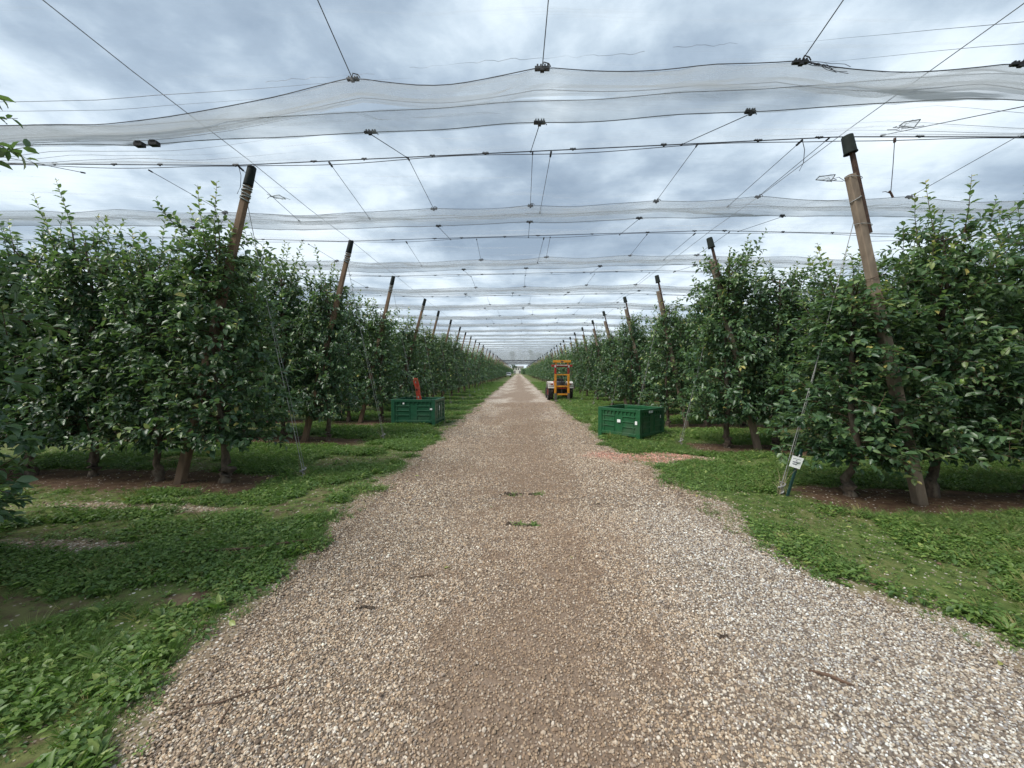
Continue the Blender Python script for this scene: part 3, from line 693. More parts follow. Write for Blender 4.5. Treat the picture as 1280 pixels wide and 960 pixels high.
for k in range(-1, NROWS):
    for side in (-1, 1):
        fx = -4.95 if side < 0 else (4.90 if k == 0 else 5.0)
        if k > 0: fx += U(-.06, .06)
        y = float(row_y(k, fx)) - (.15 if (k == 0 and side > 0) else .03)
        far = k > 11
        nm = ['nearest', 'second nearest', 'third nearest', 'fourth nearest', 'fifth nearest', 'sixth nearest', 'seventh nearest', 'eighth nearest', 'ninth nearest', 'tenth nearest', 'eleventh nearest', 'twelfth nearest']
        if k == -1: lb = f'leaning end post closest beside the camera on the {side_word(side)}'
        elif not far: lb = f'{nm[k]} leaning {"brown" if side < 0 else "grey-brown"} end post with black cap on the {side_word(side)}'
        else: lb = f'small distant leaning end post above the trees on the {side_word(side)}'
        gp = f'leaning end posts on the {side_word(side)}' if not far else f'distant leaning end posts on the {side_word(side)}'
        t = thing('end_post', lb, 'post', (fx, y, float(ground_h(fx, y))), 0, gp)
        if k > 0: t.rotation_euler = (U(-.02, .02), U(-.025, .025), 0)
        for nm_, me in PM[side]:
            if k > 6 and nm_ in ('wire_tie', 'film_wrap'): continue
            link(nm_, me, t)

# ------------------------------------------------------------------ anchor wires, long cables and trellis wires
def wire_thing(k, side):
    ax = (-3.26 if side < 0 else 3.47) + (U(-.08, .08) if k else 0); fx = -4.95 if side < 0 else 5.0
    y0 = float(row_y(k, ax)) + (.3 if side < 0 else .12) ; z0 = float(ground_h(ax, y0))
    top = Vector((fx + (1.07 if side < 0 else -.80), float(row_y(k, fx)), 4.0 if side < 0 else 3.75)) - Vector((ax, y0, z0))
    lb = f'thin anchor wire slanting from the {ORD[k]} end post on the {side_word(side)} to the ground'
    t = thing('anchor_wire', lb, 'wire', (ax, y0, z0), 0, f'anchor wires on the {side_word(side)}')
    mid = top * .5 + Vector((0, 0, -.03))
    MB().tube([(0, 0, .12), tuple(mid), tuple(top)], .0045 if k < 3 else .006, 5).build('wire', M['tie'], t)
    if k < 3: MB().tube([(.03, .02, .05), tuple(top * .35 + Vector((.04, .03, 0))), tuple(top * .62 + Vector((.005, 0, 0)))], .003, 4).build('stay', M['tie'], t)
    m = MB(); m.tube([(.06 * math.sin(a * .9) * (1 - a / 16), .03 * math.cos(a * .9), .16 - a * .012) for a in range(14)], .009, 6); m.tube([(0, 0, .14), (.01, 0, -.1)], .012, 6)
    m.build('anchor_eye', M['tie'], t)
    if k < 5:
        m = MB()
        for i in range(18):
            a = U(0, 6.28); h = U(.08, .42); r = U(.05, .28); p = [(U(-.05, .05), U(-.05, .05), 0)]
            p.append((math.cos(a) * r * .5, math.sin(a) * r * .5, h * .7)); p.append((math.cos(a) * r, math.sin(a) * r, h)); m.tube(p, [.002, .0014, .0006], 3, cap=False)
        m.build('dry_stems', M['drygrass'], t)['kind'] = 'stuff'
for k in range(0, 10):
    for side in (-1, 1): wire_thing(k, side)
for side, x, lab in ((-1, -3.82, 'long steel cable linking the post tops down the left side'), (1, 4.08, 'long steel cable linking the post tops down the right side')):
    pts = []
    for k in range(-2, NROWS - 10):
        pts.append((x, float(row_y(k, x)), 4.60)); pts.append((x, float(row_y(k + .5, x)), 4.575))
    tag(MB().tube(pts, .0045, 5).build('overhead_cable', M['wire']), lab, 'cable')
for k in range(0, 3):
    for side in (-1, 1):
        t = thing('trellis_wires', f'trellis wires strung through the {ORD[k]} tree row on the {side_word(side)}', 'wire', (0, 0, 0), 0, 'trellis wires inside the rows')
        for z in (.9, 1.7, 2.5, 3.2):
            xa = side * (4.95 - (1.17 if side < 0 else 1.06) * z / 4.55 )
            MB().tube([(xa, float(row_y(k, xa)) - .08, z), (side * 14, float(row_y(k, side * 14)) - .08, z - .02)], .0025, 4).build('wire', M['wire'], t)

# ------------------------------------------------------------------ hail nets
XS = np.concatenate([np.arange(-26, -9, 1.0), np.arange(-9, 9.01, .15), np.arange(10, 27, 1.0)])
def tilt(x): return -np.sign(x) * np.clip(.05 * (np.abs(x) - 4), 0, .25)
CL_N = [-9.6, -7.4, -5.3, -1.46, .2, 2.26, 3.85, 6.1, 8.2]      # clips on the near hem
CL_F = [-8.4, -6.3, -1.47, .2, 2.12, 4.5, 6.6, 8.8]             # clips on the far hem
def scallop(x, clips):
    c = np.array(sorted(clips)); x = np.asarray(x, float); i = np.clip(np.searchsorted(c, x), 1, len(c) - 1)
    a, b = c[i - 1], c[i]; u = np.clip((x - a) / (b - a), 0, 1)
    return (1 - np.abs(2 * u - 1) ** 1.6)
V2 = PITCH / 2
def net_fn(seed, zr, zn, zf, cn, cf, droop=0.0):
    def hem_near(x):
        s = scallop(x, cn); return -V2 - .22 + (.075 if droop else .05) * s, zn - .03 * s - droop * np.clip(-1.5 - x, 0, 4.5) - (.095 if droop else 0) * np.clip(x - 1.6, 0, 4) + .025 + (vnoise(x * 1.3, 0 * x, seed) - .5) * .04
    def hem_far(x):
        s = scallop(x, cf); return V2 + .20 - .05 * s, zf - .025 * s - .01 + (vnoise(x * 1.3, 0 * x, seed + 3) - .5) * .04
    def surf_(x, s):   # s from -1 (near hem) to 1 (far hem)
        yn, zn_ = hem_near(x); yf, zf_ = hem_far(x)
        a = np.abs(s)
        y = np.where(s < 0, yn * a, yf * a); zt = np.where(s < 0, zn_, zf_)
        z = zr + (zt - zr) * a - .10 * np.sin(np.pi * a) * (.6 + .4 * vnoise(x * .5, s * 2, seed + 5))
        z = z + (vnoise(x * 1.7, s * 6, seed + 7) - .5) * .035 * np.sin(np.pi * np.clip(a, 0, 1))
        return y - SKEW * x, z + tilt(x)
    return surf_, hem_near, hem_far
def net_meshes(seed, zr, zn, zf, cn=CL_N, cf=CL_F, dense=False, droop=0.0):
    f, hn, hf = net_fn(seed, zr, zn, zf, cn, cf, droop); out = []
    ss = np.concatenate([np.linspace(-1, 0, 10), np.linspace(0, 1, 10)[1:]])
    X, S = np.meshgrid(XS, ss); Y, Z = f(X, S)
    out.append(('net_sheet', np_mesh('net_sheet', np.stack([X, Y, Z], -1).reshape(-1, 3), grid_faces(len(XS), len(ss)), M['net'], None, True)))
    for sgn in (-1, 1):       # bunched hem: a folded dense band hanging at the edge
        rows = []
        prof_ = ((.925, .0), (.955, -.026), (.972, -.034), (.988, -.070), (.998, -.115)) if sgn > 0 else (((.83, -.02), (.88, -.008), (.92, -.022), (.965, -.004), (1.0, .0)) if droop else ((.90, -.09), (.92, -.06), (.95, -.05), (.975, -.02), (1.0, .0)))
        if dense: prof_ = [(a_, b_ * 1.8) for a_, b_ in prof_]
        for j, (s, dz) in enumerate([(sgn * a_, b_) for a_, b_ in prof_]):
            y, z = f(XS, np.full_like(XS, s)); z = z + dz + (vnoise(XS * 6, XS * 0 + j, seed + 11) - .5) * .025; rows.append(np.stack([XS, y, z], -1))
        out.append(('hem', np_mesh('hem', np.concatenate(rows), grid_faces(len(XS), 5), M['hemdark'] if dense else M['hem'], None, True)))
        cord = MB(); y, z = f(XS, np.full_like(XS, float(sgn)))
        cord.tube([(XS[i], y[i], z[i] - (.10 if sgn > 0 else -.004)) for i in range(len(XS))], .0036, 4, cap=False)
        out.append(('hem_cord', cord.mesh('hem_cord', M['darkwire'])))
        c2 = MB(); y, z = f(XS, np.full_like(XS, .935 if sgn > 0 else -.85)); c2.tube([(XS[i], y[i], z[i] + .006) for i in range(len(XS))], .0028, 4, cap=False)
        out.append(('hem_cord', c2.mesh('hem_cord', M['darkwire'])))
    y, z = f(XS, np.zeros_like(XS)); rw = MB(); rw.tube([(XS[i], y[i], z[i] - .012) for i in range(len(XS))], .0065, 5, cap=False)
    rw2 = [(XS[i], y[i] - .01, z[i] - .05 - .02 * math.sin(XS[i] * 1.9)) for i in range(len(XS))]; rw.tube(rw2, .0045, 4, cap=False)
    out.append(('ridge_wire', rw.mesh('ridge_wire', M['darkwire'])))
    return out, f
ZR = 4.53
NET = {-2: net_meshes(11, ZR, 4.4, 4.4), -1: net_meshes(12, ZR, 4.4, 4.09), 0: net_meshes(13, ZR, 4.15, 4.40, droop=.075), 1: net_meshes(14, ZR + .03, 4.40, 4.45)}
GEN = [net_meshes(20 + i, ZR + .05, 4.46, 4.47, [c + i * .25 for c in CL_N], [c - i * .2 for c in CL_F]) for i in range(3)]
DENSE = net_meshes(31, ZR + .04, 4.44, 4.44, dense=True)
clip_me = MB().box((0, 0, 0), (.11, .035, .018)).box((-.035, 0, .015), (.012, .03, .02)).box((-.01, 0, .015), (.012, .03, .02)).box((.02, 0, .015), (.012, .03, .02)).box((.042, 0, .015), (.012, .03, .02)).box((0, -.01, -.018), (.03, .03, .022)).mesh('clip', M['black'])
plate_me = MB().box((0, 0, 0), (.085, .05, .04)).box((0, 0, .022), (.05, .06, .012)).mesh('clip', M['black'])
def fz(f, x, s):
    y, z = f(np.array([float(x)]), np.array([float(s)])); return float(y[0]), float(z[0])
for k in range(-2, 44):
    if k in NET: parts, f = NET[k]
    elif k in (27, 34): parts, f = DENSE
    else: parts, f = GEN[k % 3]
    names = {-2: 'strip of clear hail net highest above the camera', -1: 'nearest strip of clear hail net directly overhead', 0: 'hail net strip over the first tree row with torn hem', 1: 'hail net strip stretched over the second tree row', 2: 'hail net strip stretched over the third tree row', 3: 'hail net strip stretched over the fourth tree row', 4: 'hail net strip stretched over the fifth tree row'}
    if k in (27, 34): lb, gp = 'distant dark bunched hail net band over the track', 'distant dark bunched nets'
    else: lb = names.get(k, 'hail net strip spanning the track farther down the orchard'); gp = 'hail net strips over the track' if k < 5 else 'farther hail net strips'
    t = thing('hail_net', lb, 'hail net', (0, ROW0 + PITCH * k, 0), 0, gp)
    for nm, me in parts: link(nm, me, t)
    if k > 22: continue
    # ropes that stretch the hems towards the neighbouring ridges
    kk = k % 3 if k > 1 else 0
    cn = [c + (kk * .25 if k > 1 else 0) for c in CL_N]; cf = [c - (kk * .2 if k > 1 else 0) for c in CL_F]
    lim = 6.5 if k < 4 else 5
    for cl_, s, yo in ((cn, -1, -PITCH), (cf, 1, PITCH)):
        for x in cl_:
            if abs(x) > lim: continue
            y, z = fz(f, x, s); xr = x + (U(-.05, .05)); 
            if k == -1 and s > 0: xr = x - .04
            p1 = (xr, yo - SKEW * xr, ZR - .02); p0 = (x, y - (.02 if s < 0 else -.02), z - (.11 if s > 0 else .01))
            m = MB().tube([p0, lerp(p0, p1, .5), p1], .0042, 5)
            if k < 4:
                m.tube([p0, (p0[0] + .012, p0[1] - .01, p0[2] + .03), (p0[0] + .055, p0[1], p0[2] + .025), (p0[0] + .07, p0[1], p0[2] - .0)], .005, 5)
                d = Vector(p1) - Vector(p0); a = Vector(p1) - d * .04; m.tube([tuple(a), tuple(Vector(p1))], .011, 5)
            m.build('tie_rope', M['darkwire'], t)
            if k < 7: link('clip', clip_me, t, (x, y, z - (.10 if s > 0 else .01))).scale = (U(.7, 1.15), U(.7, 1.1), U(.8, 1.2))
    if k < 7:
        x = -6.8
        while x < 6.6:
            y, z = fz(f, x, 0); link('clip', clip_me, t, (x, y - .02, z - .02)).scale = (U(.6, .95), .6, U(.5, .8)); x += random.choice((.72, .95, 1.15, .6))
    if k == -1:
        for x in (-3.86, -3.70, 4.47): y, z = fz(f, x, .99); link('clip', plate_me, t, (x, y - .03, z - .13)); 
        sq = MB()         # wrinkled seam of the sheet
        for a, b_, s0 in ((-2.2, -1.2, .715), (-.9, 1.0, .70), (1.2, 1.7, .69)):
            p = []
            for x in np.arange(a, b_, .035):
                y, z = fz(f, x, s0 - .01 * x * 0 + .004 * math.sin(x * 30) + U(-.003, .003)); p.append((x, y, z - .004))
            sq.tube(p, [.0012 * abs(math.sin(q * .11 + a)) + .0003 for q in range(len(p))], 3, cap=False)
        sq.build('seam_thread', M['wire'], t)['kind'] = 'stuff'
        for s0, a, b_, r in ((.76, -9, -.8, .003), (.82, -9, -1.6, .0025), (.70, 2.2, 9, .0035), (.80, 2.4, 9, .0035)):
            p = []
            for x in np.arange(a, b_, .3): y, z = fz(f, x, s0 + .01 * math.sin(x)); p.append((x, y, z))
            MB().tube(p, [r * .7 * min(1, .15 + 3 * min(q, len(p) - 1 - q) / len(p)) for q in range(len(p))], 4, cap=False).build('fold_thread', M['wire'], t)
    if k == 0:
        for s0, a, b_, r in ((-.80, -9, -1.5, .0055), (-.62, -9, -2.2, .004), (-.5, -9, -3.0, .0035), (-.36, -9, -2.6, .0045), (-.2, -9, -3.4, .004), (-.12, -9, -2.6, .003), (-.25, 3.2, 9, .004), (-.45, 3.2, 9, .0035), (-.12, 4.2, 9, .005), (-.65, 3.6, 9, .004)):
            p = []
            for x in np.arange(a, b_, .3): y, z = fz(f, x, s0 + .012 * math.sin(x * .8 + s0 * 9)); p.append((x, y, z))
            MB().tube(p, [r * .55 * min(1, .15 + 3 * min(q, len(p) - 1 - q) / len(p)) for q in range(len(p))], 4, cap=False).build('fold_thread', M['wire'], t)
        # torn piece of hem hanging at the right-hand clip
        y, z = fz(f, 2.26, -1); m = MB()
        for i in range(6):
            p = [(2.26 + .015 * i, y, z - .0)]
            for j in range(5): p.append((p[-1][0] + U(.04, .09), p[-1][1] + U(-.02, .02), p[-1][2] - U(-.006, .030)))
            m.tube(p, .0022, 3, cap=False)
        m.build('frayed_threads', M['darkwire'], t)['kind'] = 'stuff'
# separate ropes spanning from ridge to next valley
for i, (x, k0, lbl) in enumerate(((-2.62, 0, 'slack rope from the first ridge wire left of the track centre'), (.43, 0, 'short rope from the first ridge wire above the track'), (3.55, 0, 'rope from the first ridge wire beside the right post'), (-3.95, 0, 'rope with black hooks beside the nearest left post'), (-2.5, 1, 'thin rope under the second net on the left'), (.55, 1, 'thin rope under the second net above the track'), (3.7, 1, 'thin rope under the second net on the right'))):
    y0 = float(row_y(k0, x)); p0 = (x, y0, 4.50); p1 = (x - .06, y0 + 1.62, 4.36 + .05 * k0)
    t = thing('tie_rope', lbl, 'rope', (0, 0, 0), 0, 'separate net ropes')
    MB().tube([p0, lerp(p0, p1, .5), p1], .004, 5).build('rope', M['darkwire'], t)
    MB().tube([p0, lerp(p0, p1, .06)], .014, 6).tube([lerp(p0, p1, .97), p1], .012, 6).build('hook', M['black'], t)
    if i in (2, 3): MB().tube([p0, (p0[0] + .03, p0[1], p0[2] - .12), (p0[0] + .02, p0[1], p0[2] - .28), (p0[0] - .03, p0[1], p0[2] - .38)], .004, 4).build('loose_end', M['darkwire'], t)
x = 4.62; y0 = float(row_y(0, x))
t = thing('hanging_rope', 'loose rope with a hook dangling right of the nearest right post', 'rope', (x, y0, 4.47))
MB().tube([(0, 0, 0), (-.012, 0, -.35), (-.03, 0, -.68)], .0042, 5).build('rope', M['darkwire'], t)
MB().tube([(0, 0, 0), (0, 0, -.05)], .015, 6).tube([(-.05, 0, -.64), (-.03, 0, -.66), (0, 0, -.72)], .012, 5).tube([(-.03, 0, -.67), (-.09, 0, -.645), (-.13, 0, -.65)], .004, 4).build('hook', M['rusty'], t)
def scrap(x, y, z, s, label, seed):
    g = random.Random(seed); t = thing('net_scrap', label, 'net scrap', (x, y, z), 0, 'net scraps lying on the nets')
    m = MB(); c = [(-s, -s * .5, 0), (s * .55, -s * .6, .02), (s, s * .5, 0), (-s * .5, s * .6, .03)]
    n = 5; 
    for i in range(n):
        for j in range(n):
            u, v = i / (n - 1), j / (n - 1); p = [(c[0][q] * (1 - u) + c[1][q] * u) * (1 - v) + (c[3][q] * (1 - u) + c[2][q] * u) * v for q in range(3)]
            m.v.append((p[0], p[1], p[2] + g.uniform(-.02, .02)))
    for i in range(n - 1):
        for j in range(n - 1): a = i * n + j; m.f.append((a, a + 1, a + n + 1, a + n))
    m.build('mesh_patch', M['scrap'], t, True)
    m = MB()
    for a, b_ in ((0, 1), (1, 2), (2, 3), (3, 0)): m.tube([c[a], lerp(c[a], c[b_], .5), c[b_]], .006, 4)
    for i in range(4): p = (g.uniform(-s, s), g.uniform(-s * .5, s * .5), .01); m.tube([p, (p[0] + g.uniform(-.15, .15), p[1] + g.uniform(-.1, .1), g.uniform(-.04, .03)), (p[0] + g.uniform(-.25, .25), p[1], g.uniform(-.04, .0))], .004, 4)
    m.build('frayed_edge', M['darkwire'] if seed > 1 else M['film'], t)
scrap(-3.95, 6.35, 4.46, .10, 'pale square net scrap beside the nearest left post', 1)
scrap(4.45, 5.75, 4.40, .14, 'dark frayed net scrap left of the nearest right post', 2)
scrap(4.62, 4.72, 4.52, .11, 'frayed net scrap on the net above the right post', 3)

# ------------------------------------------------------------------ fruit bins
def fruit_bin(name, label, loc, rz, w, dep, h, mat, labels):
    """origin: front-left bottom corner at (0,0); front face along +x at y=0, depth to +y"""
    t = thing(name, label, 'fruit bin', loc, rz, 'green plastic fruit bins')
    th = .045; p = .11; foot = .10
    for cx, cy in ((0, 0), (w, 0), (w, dep), (0, dep)):
        sx_ = 1 if cx == 0 else -1; sy_ = 1 if cy == 0 else -1
        m = MB(); poly = [(0, 0), (p, 0), (p, th), (th, th), (th, p), (0, p)]
        poly = [(cx + sx_ * a, cy + sy_ * b_) for a, b_ in poly]
        if sx_ * sy_ < 0: poly.reverse()
        m.prism(poly, 0, h); m.build('corner_post', mat, t, bevel=.008)
    def wall(o, ux, ln, nrm_, tag_front):
        ux = Vector(ux); nv = Vector(nrm_); o = Vector(o)
        rot = Matrix((ux, -nv, Vector((0, 0, 1)))).transposed()
        def bx(m, u0, u1, d0, d1, z0, z1):
            c = o + ux * ((u0 + u1) / 2) - nv * ((d0 + d1) / 2) + Vector((0, 0, (z0 + z1) / 2)); m.box(tuple(c), (u1 - u0, abs(d1 - d0), z1 - z0), rot)
        a, b_ = p + .002, ln - p - .002
        m = MB(); bx(m, a, b_, .022, .040, foot + .02, h - .03); m.build('wall_panel', mat, t)
        m = MB(); bx(m, a - .0, b_ + .0, -.004, .05, h - .075, h - .004); m.build('top_rim', mat, t, bevel=.006)
        m = MB(); bx(m, a, b_, .002, .05, foot, foot + .07); m.build('bottom_rail', mat, t, bevel=.006)
        hh = h - .075 - foot - .07
        for q in (.27, .52, .77):       # horizontal corrugations
            zc_ = foot + .07 + hh * q
            for (u0, u1) in ((a + .02, (a + b_) / 2 - .10), ((a + b_) / 2 + .10, b_ - .02)):
                m = MB(); bx(m, u0, u1, .006, .024, zc_ - .012, zc_ + .012); m.build('rib', mat, t, bevel=.005)
        for u in (a + .06, (a + b_) / 2 - .11, (a + b_) / 2 + .11, b_ - .06):
            m = MB(); bx(m, u - .01, u + .01, .008, .024, foot + .07, h - .075); m.build('rib', mat, t, bevel=.004)
        n = 9
        for i in range(n):
            u = a + .05 + (b_ - a - .1) * i / (n - 1)
            m = MB(); q = o + ux * u - nv * .012 + Vector((0, 0, h - .105)); m.box(tuple(q), (.022, .022, .055), rot, 1.6); m.build('rim_gusset', mat, t)
    wall((0, 0, 0), (1, 0, 0), w, (0, -1, 0), 1); wall((w, 0, 0), (0, 1, 0), dep, (1, 0, 0), 0)
    wall((w, dep, 0), (-1, 0, 0), w, (0, 1, 0), 0); wall((0, dep, 0), (0, -1, 0), dep, (-1, 0, 0), 0)
    m = MB().box((w / 2, dep / 2, foot + .03), (w - .12, dep - .12, .03)); m.build('floor_panel', mat, t)
    for q in (.0, .5, 1.0):
        m = MB().box((.06 + (w - .12) * q, dep / 2, .05), (.09, dep - .03, .028)); m.build('skid', mat, t, bevel=.005)
    for (face, u, z, sw, sh) in labels:
        if face == 'f': m = MB().box((u, -.0065, z), (sw, .003, sh))
        else: m = MB().box((w + .0065, u, z), (.003, sw, sh))
        m.build('sticker', M['label'], t)
    return t
br = math.atan2(.674, .738); W1 = 1.15
# origin of the right bin = its left corner; front face runs down to the nearest corner
ang = math.atan2(-.738, .674)
fruit_bin('fruit_bin', 'dark green plastic fruit bin standing cornerwise on the right verge beside the gravel', (1.985, 9.60, 0.0), ang, W1, W1, .74, M['bin'],
          [('f', .60, .44, .09, .07), ('f', 1.055, .43, .055, .08), ('s', .42, .665, .075, .055), ('s', .52, .665, .075, .055), ('s', .93, .52, .035, .07)])
bin_l = fruit_bin('fruit_bin', 'blue-green plastic fruit bin on the left grass with a red strip above it', (-3.74, 11.2, 0.02), R(-3), 1.32, 1.15, .78, M['bin_blue'],
          [('f', .38, .66, .05, .045), ('f', 1.20, .50, .07, .05), ('s', .45, .50, .05, .14)])
# red strip standing up out of the left bin
t = thing('red_strip', 'orange-red perforated plastic strip sticking up behind the left green bin', 'plastic strip', (-3.02, 12.15, .15))
m = MB(); a = Vector((0, 0, 0)); bb = Vector((-.26, .02, 1.25)); rot = Vector((0, 0, 1)).rotation_difference((bb - a).normalized()).to_matrix()
pts = [(-.075, -.6), (.05, -.6), (.075, -.2), (.06, .1), (.085, .35), (.07, .62), (-.03, .66), (-.085, .6), (-.06, .3), (-.085, 0), (-.06, -.3)]
pr = MB().prism(pts, -.02, .02, 'y'); pr.v = [tuple(rot @ Vector(p) + (a + bb) / 2) for p in pr.v]; pr.build('strip', M['red'], t)
for i in range(5):
    c = rot @ Vector((U(-.03, .03), -.024, -.45 + i * .24)) + (a + bb) / 2; MB().box(tuple(c), (.035, .006, .06), rot).build('hole', M['black'] if i % 2 else M['fender'], t)

# ------------------------------------------------------------------ tractor with rear fork mast
def wheel(par, x, y, r, w, hubr):
    e = link('wheel', None, par, (x, y, r)); e.empty_display_size = .1
    s = w / 2
    m = MB().lathe([(r * .56, -s * .8), (r * .70, -s), (r * .88, -s), (r * .95, -s * .8), (r * .95, s * .8), (r * .88, s), (r * .70, s), (r * .56, s * .8)], 36, 'x'); 
    nl = 18
    for i in range(nl):
        for sg in (-1, 1):
            a = 2 * math.pi * (i + (.5 if sg > 0 else 0)) / nl; rot = Matrix.Rotation(a, 3, 'X') @ Matrix.Rotation(sg * R(38), 3, 'Z')
            c = Matrix.Rotation(a, 3, 'X') @ Vector((sg * s * .48, 0, r * .965)); m.box(tuple(c), (s * 1.15, r * .075, r * .075), rot)
    m.build('tyre', M['tyre'], e)
    MB().lathe([(r * .57, -s * .7), (r * .50, -s * .4), (r * .18, -s * .3), (.05, -s * .5), (0.001, -s * .5)], 24, 'x').lathe([(r * .57, s * .7), (r * .50, s * .4), (r * .18, s * .3), (.05, s * .5), (0.001, s * .5)], 24, 'x').build('rim', M['redpaint'], e, True)
def tractor(loc, rz):
    t = thing('tractor', 'orchard tractor seen from behind with yellow fork mast, parked right of the track', 'tractor', loc, rz)
    wheel(t, -.55, 0, .50, .30, .2); wheel(t, .55, 0, .50, .30, .2)
    wheel(t, -.50, 1.75, .32, .22, .12); wheel(t, .50, 1.75, .32, .22, .12)
    MB().box((0, .05, .55), (.62, .50, .42)).box((0, .9, .55), (.34, 1.5, .30)).box((0, 0, .5), (.90, .16, .16)).build('gearbox', M['machine'], t, bevel=.02)
    MB().prism([(.55, .62), (2.15, .62), (2.2, .72), (2.15, .98), (.8, 1.06), (.55, 1.02)], -.26, .26, 'x').build('bonnet', M['redpaint'], t, bevel=.03)
    for sx_ in (-1, 1):
        m = MB(); pr_ = []
        for i in range(9):
            a = R(160 - i * 17.5); pr_.append((math.cos(a) * -.56, .5 + math.sin(a) * .56))
        inner = [(p[0] * .93, .5 + (p[1] - .5) * .93) for p in reversed(pr_)]
        m.prism(pr_ + inner, sx_ * .38, sx_ * .72, 'x'); m.build('fender', M['fender'], t)
        MB().box((sx_ * .56, -.50, .87), (.30, .03, .20)).build('fender_plate', M['fender'], t, bevel=.01)
        MB().box((sx_ * .50, -.522, .92), (.16, .03, .05)).build('tail_lamp', M['taillight'], t)
        MB().tube([(sx_ * .22, -.1, .45), (sx_ * .34, -.55, .40), (sx_ * .36, -.80, .42)], .03, 8).build('lift_arm', M['machine'], t)
    MB().box((0, .10, .90), (.44, .42, .10)).box((0, -.12, 1.06), (.44, .08, .30)).build('seat', M['seat'], t, bevel=.03)
    MB().box((0, -.32, .92), (.50, .26, .30)).build('hydraulic_block', M['tarp'], t, bevel=.04)
    MB().tube([(0, .55, .95), (0, .38, 1.22)], .02, 8).lathe([(.17, 0), (.19, .01), (.17, .02)], 20, c=(0, .36, 1.23)).build('steering_wheel', M['seat'], t)
    # fork mast
    e = link('fork_mast', None, t, (0, -.92, 0)); e.empty_display_size = .1
    for sx_ in (-1, 1):
        MB().box((sx_ * .36, 0, .85), (.115, .10, 1.25)).build('mast_rail', M['yellow'], e, bevel=.008)
        MB().box((sx_ * .34, .07, 1.45), (.075, .07, .75)).build('inner_rail', M['machine'], e)
        MB().box((sx_ * .36, .02, 1.68), (.10, .09, .36)).build('red_bracket', M['redpaint'], e, bevel=.006)
        MB().box((sx_ * .37, -.02, 1.90), (.075, .05, .12)).build('pale_bracket', M['fender'], e)
        MB().box((sx_ * .33, .04, 2.02), (.06, .05, .26)).build('upper_rail', M['yellow'], e)
        m = MB(); m.box((sx_ * .36, -.05, .22), (.13, .035, .42)); m.box((sx_ * .36, -.50, .045), (.12, .92, .035)); m.build('fork', M['steel'], e, bevel=.005)
    MB().box((0, .02, 2.17), (.98, .08, .13)).build('top_bar', M['yellow'], e, bevel=.01)
    MB().box((0, -.024, 2.17), (.14, .012, .06)).build('plate', M['tarp'], e)
    MB().box((0, .05, 1.93), (1.16, .10, .13)).build('red_crossbar', M['redpaint'], e, bevel=.02)
    MB().box((0, -.03, 1.96), (.60, .02, .04)).build('pale_strip', M['fender'], e)
    for z, hgt in ((1.44, .06), (.80, .09), (.36, .09)): MB().box((0, .02, z), (.62, .06, hgt)).build('crossbar', M['yellow'], e, bevel=.006)
    MB().box((0, .05, .70), (.52, .05, .06)).build('red_stay', M['redpaint'], e)
    for hx in (-.12, -.05, .1, .17): MB().tube([(hx, .08, 1.5), (hx * 1.6, .02, 1.2), (hx * .5, .12, .9), (hx, .45, .85)], .012, 6).build('hose', M['seat'], e)
    MB().tube([(0, .06, .4), (0, .06, 1.4)], .035, 10).build('lift_ram', M['machine'], e)
    return t
tractor((2.36, 22.1, 0.01), R(2))

# ------------------------------------------------------------------ small sign, sticks, clods
sx0, sy0 = 3.50, 5.02
t = thing('tag_sign', 'small white printed card on a leaning green stake by the right anchor wire', 'sign', (sx0, sy0, float(ground_h(sx0, sy0))))
tl = Vector((.17, 0, .60)); rot = Vector((0, 0, 1)).rotation_difference(tl.normalized()).to_matrix()
MB().box(tuple(tl * .5), (.030, .022, .66), rot).build('stake', M['stake'], t, bevel=.003)
cr_ = Matrix.Rotation(R(-12), 3, 'Z') @ Matrix.Rotation(R(13), 3, 'Y') ; cc_ = Vector((.085, -.03, .455))
m = MB()
pl = [(-.068, -.072), (.058, -.080), (.072, .068), (-.060, .074)]
pr = MB().prism(pl, -.0015, .0015, 'y'); pr.v = [tuple(cr_ @ Vector(p) + cc_) for p in pr.v]; pr.build('card', M['card'], t)
MB().tube([tuple(cc_ + cr_ @ Vector((.01, .0, .07))), tuple(cc_ + cr_ @ Vector((.015, .005, .10))), tuple(cc_ + cr_ @ Vector((.04, .02, .09)))], .006, 5).build('tie', M['tie'], t)
m = MB(); g = random.Random(4)
for row, (z, x0, x1, hh) in enumerate(((.040, -.045, .045, .005), (.017, -.006, .010, .008), (-.004, -.038, .034, .013), (-.030, -.034, .016, .013))):
    x = x0
    while x < x1 - .004:
        w_ = g.uniform(.004, .008); m.box(tuple(cr_ @ Vector((x, -.0028, z + g.uniform(-.001, .001))) + cc_), (w_, .001, hh), cr_); x += w_ + .0025
m.build('print', M['ink'], t)['kind'] = 'stuff'

def stick(pts, r, label):
    p = [(x, y, float(ground_h(x, y)) + z) for x, y, z in pts]
    o = MB().tube(p, r, 6).build('stick', M['twig']); tag(o, label, 'stick', 'sticks lying on the ground')
stick([(-1.66, 1.70, .012), (-1.52, 1.765, .016), (-1.43, 1.78, .018), (-1.33, 1.85, .018), (-1.23, 1.88, .016), (-1.17, 1.95, .014)], [.0015, .0032, .0038, .0034, .003, .0015], 'long thin brown stick on gravel at the left verge')
stick([(-1.33, 1.62, .012), (-1.36, 1.70, .018), (-1.38, 1.80, .014)], [.003, .0045, .002], 'short stick touching the long stick on the left gravel')
stick([(-.86, 2.93, .02), (-.75, 2.95, .02), (-.66, 2.96, .02)], [.003, .005, .003], 'short stick lying on the gravel left of centre')
stick([(1.55, 2.03, .014), (1.62, 1.99, .018), (1.70, 1.93, .014)], [.006, .011, .005], 'stubby brown bark piece on the right gravel')
